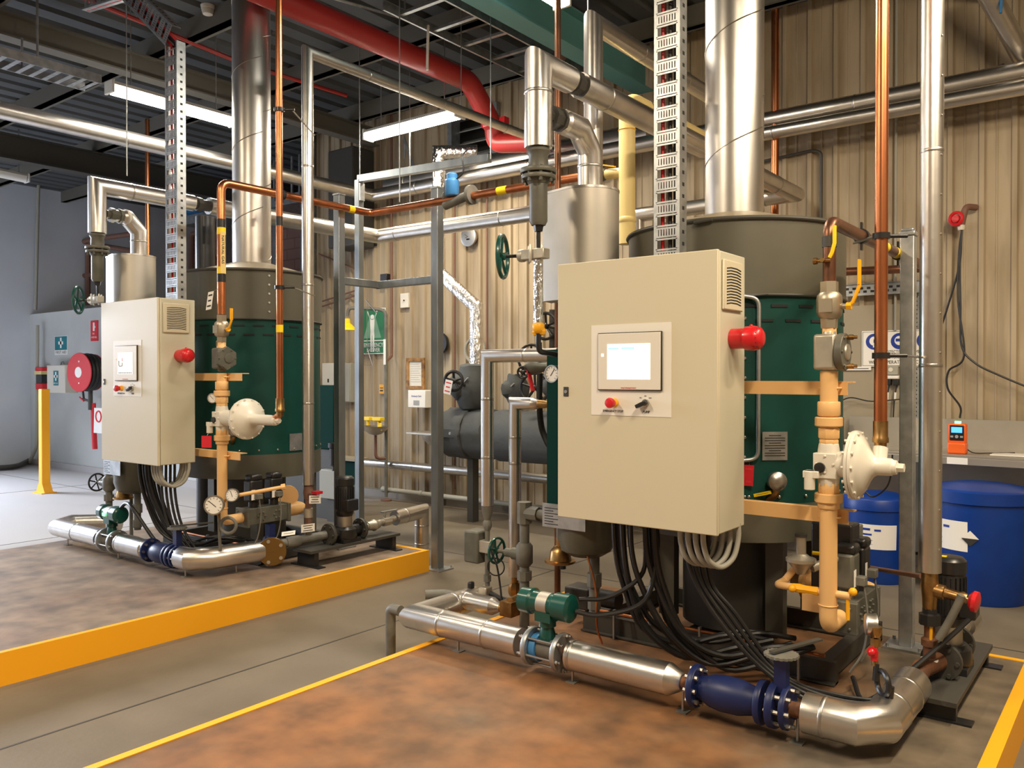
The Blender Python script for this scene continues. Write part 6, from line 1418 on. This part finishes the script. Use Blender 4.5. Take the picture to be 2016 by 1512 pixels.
# walkway with blue tank
y8 = 8.3
a = at(360, 436, y=y8); b = at(606, 468, y=y8)
t = thing('steel_walkway', 'galvanised platform edge with rails behind the farther flue', 'walkway', (a.x, y8, 0))
part('platform_edge', G().bar(a, V((-9.6, y8, a.z)), .06, .16), 'galv', t)
part('platform_deck', G().box(a.x - .5, -9.6, y8, y8 + 1.2, a.z + .02, a.z + .06), 'galv', t)
for u in (447, 545, 600): q = at(u, 470, y=y8 + .1); part('platform_post', G().box(q.x - .05, q.x + .05, q.y - .05, q.y + .05, 0, a.z), 'post', t)
g = G()
for u in (540, 556, 575, 590): q = at(u, 440, y=y8 - .05); g.cyl((q.x, q.y, a.z), (q.x, q.y, a.z + .8), .02, n=8)
g.cyl((at(530, 440, y=y8 - .05).x, y8 - .05, a.z + .8), (-9.7, y8 - .05, a.z + .8), .02, n=8)
part('guard_rail', g, 'galv', t)
q = at(405, 418, y=y8 + .5)
t = thing('blue_tank', 'bright blue horizontal tank on the platform behind the farther flue', 'tank', q)
part('tank_shell', G().lathe((q.x - .75, y8 + .5, a.z + .28), X, [(0, .06), (.05, .18), (.12, .22), (1.75, .22), (1.82, .18), (1.86, .06)], 26), 'bluet', t)
part('tank_strap', G().torus((q.x - .3, y8 + .5, a.z + .28), X, .222, .012, 26, 6), 'galv', t)
h = lambda u, v: at(u, v, y=8.9)
one('stair_handrail', G().tube([h(376, 545), h(377, 460), h(402, 458), h(430, 530)], .05, 8, .1), 'brownp', 'brown stair handrail behind the farther cable tray', 'handrail')
one('blue_duct', G().box(-8.75, -8.25, 7.3, 7.68, 3.3, 4.6), 'dgrey', 'dark blue-grey duct box on the back wall at upper middle', 'duct', bev=.02)
g = G().box(-9.95, -9.6, 8.0, 8.1, .2, 3.6); one('rack_upright', g.box(-9.9, -9.6, 9.0, 9.1, .2, 3.6), 'dgrey', 'dark rack upright behind the end of the corrugated wall', 'rack')
# ceiling furniture
c = at(409, 22, z=CEIL - .05)
t = thing('smoke_detector', 'white round smoke detector on the ceiling near the farther flue', 'smoke detector', c)
part('detector_base', G().lathe(c + Z * .02, Z, [(0, .06), (.03, .065)], 20), 'white', t)
part('detector_dome', G().lathe(c - Z * .04, Z, [(0, .02), (.01, .045), (.04, .055), (.06, .055)], 20), 'white', t)
def ladder(x0, x1, y0, y1, z, label):
    t = thing('cable_ladder', label, 'cable tray', ((x0 + x1) / 2, y0, z))
    part('side_rail', G().box(x0 - .01, x0 + .01, y0, y1, z - .04, z + .04).box(x1 - .01, x1 + .01, y0, y1, z - .04, z + .04), 'galv', t)
    g = G(); n = int((y1 - y0) / .42)
    for i in range(n): g.box(x0, x1, y0 + .2 + i * .42 - .02, y0 + .2 + i * .42 + .02, z - .02, z + .005)
    part('rung', g, 'galv', t)
    h = G()
    for xx in (x0, x1):
        for yy in (y0 + .25, y1 - .3): h.cyl((xx, yy, z), (xx, yy, CEIL), .008, n=6)
    part('hanger', h, 'galv', t)
ladder(-5.15, -4.62, 4.9, 7.5, 4.72, 'galvanised cable ladder hung from the ceiling beside the teal beam')
ladder(-6.1, -5.75, 1.2, 4.3, 4.82, 'second cable ladder near the top edge beside the red pipe') if False else None
t = thing('cable_tray', 'perforated cable tray hung level along the dark beam over the farther boiler', 'cable tray', (-7.85, 1., 4.32))
part('side_rail', G().box(-7.98, -7.97, -3, 3.75, 4.28, 4.36).box(-7.66, -7.65, -3, 3.75, 4.28, 4.36), 'galv', t)
g = G()
for i in range(60): g.box(-7.97, -7.66, -2.8 + i * .11, -2.76 + i * .11, 4.28, 4.285)
part('rung', g, 'galv', t)
part('hanger', G().cyl((-7.97, 1., 4.3), (-7.97, 1., 4.6), .01).cyl((-7.66, 3.2, 4.3), (-7.66, 3.2, CEIL), .01).cyl((-7.97, 3.2, 4.3), (-7.97, 3.2, 4.6), .01), 'galv', t)
one('hanging_pole', G().cyl(at(843, 50, z=4.72), at(841, 138, y=at(843, 50, z=4.72).y), .012), 'white', 'short white rod hanging below the cable ladder', 'rod')
one('ceiling_conduit', G().tube([at(600, -20, z=4.9), at(808, 40, z=4.9)], .015, 8), 'galv', 'thin grey conduit under the ceiling above the red pipe', 'conduit')
a = at(-60, 322, y=6.9); b = at(54, 352, y=8.2)
batten(V((-11.5, a.y, 3.95)) if False else at(-50, 335, x=-12.5), at(52, 356, x=-12.5), 'unlit dim batten under the ceiling beside the pale blue wall', False)
one('orange_strut', G().bar(at(1095, 122, z=4.55), at(1128, 96, z=4.55), .04, .05), 'rusty', 'short rusty strut under the teal beam', 'strut')
one('wall_brace', G().bar(at(795, 270, y=7.6), at(825, 360, y=7.6), .03, .02, Y).cyl(at(797, 275, y=7.6), at(796, 312, y=7.6), .012), 'galv', 'slanting steel brace on the wall below the lit batten', 'brace')
# equipment behind the farther boiler
a = at(596, 757, y=6.35); b = at(657, 985, y=6.05)
t = thing('water_tank', 'dark green square tank behind the farther boiler below the paper dispenser', 'tank', (b.x - .6, 6.3, 0))
part('tank_body', G().box(b.x - 1.2, b.x, 6.05, 6.16, .78, a.z), 'greenm', t, bev=.01)
part('tank_stand', G().box(b.x - 1.15, b.x - .05, 6.07, 6.15, 0, .78), 'dgrey', t)
c = at(640, 925, y=5.95); d = at(664, 985, y=5.95)
t = thing('control_box', 'pale green box standing behind the farther feed riser', 'control box', (c.x, 5.95, .2))
part('box_body', G().box(c.x - .1, d.x, 5.95, 6.04, d.z, c.z), 'conduit', t, bev=.008)
part('box_stand', G().box(c.x + .0, d.x - .05, 5.98, 6.03, 0, d.z), 'dgrey', t)
c = at(655, 872, y=5.95); one('small_motor', G().lathe((c.x, 5.98, c.z - .36), Z, [(0, .03), (.1, .03), (.12, .06), (.3, .06), (.31, .075), (.36, .075)], 16), 'blackp', 'small black motor on the dark ledge behind the farther feed riser', 'motor')
c = at(665, 900, y=6.9); d = at(703, 955, y=6.9)
t = thing('side_bench', 'low bench with a pale top and dark green front behind the steel posts', 'bench', ((c.x + d.x) / 2, 7.1, 0))
part('bench_top', G().box(c.x - .3, d.x, 6.86, 7.1, c.z - .03, c.z), 'cone', t)
part('bench_front', G().box(c.x - .3, d.x - .03, 6.9, 7.0, d.z, c.z - .03), 'greenm', t)
part('bench_leg', G().box(c.x - .28, c.x - .22, 6.9, 7.0, 0, d.z), 'dgrey', t); part('bench_leg', G().box(d.x - .07, d.x - .01, 6.9, 7.0, 0, d.z), 'dgrey', t)
c = at(243, 952, y=3.55)
t = thing('actuated_valve', 'grey motorised valve box beside the farther blow-down pipe', 'valve', (c.x, 3.55, .17))
part('actuator_box', G().box(c.x - .05, c.x + .05, 3.52, 3.62, c.z - .09, c.z + .09), 'valve', t, bev=.01)
part('pipe_run', G().cyl((c.x + .09, 3.57, .17), (c.x + .09, 3.57, c.z + .2), .015, n=10), 'pgrey', t)
part('valve_block', G().box(c.x + .05, c.x + .12, 3.54, 3.60, c.z - .035, c.z + .035), 'alum', t, bev=.004)
bpy.context.view_layer.update()
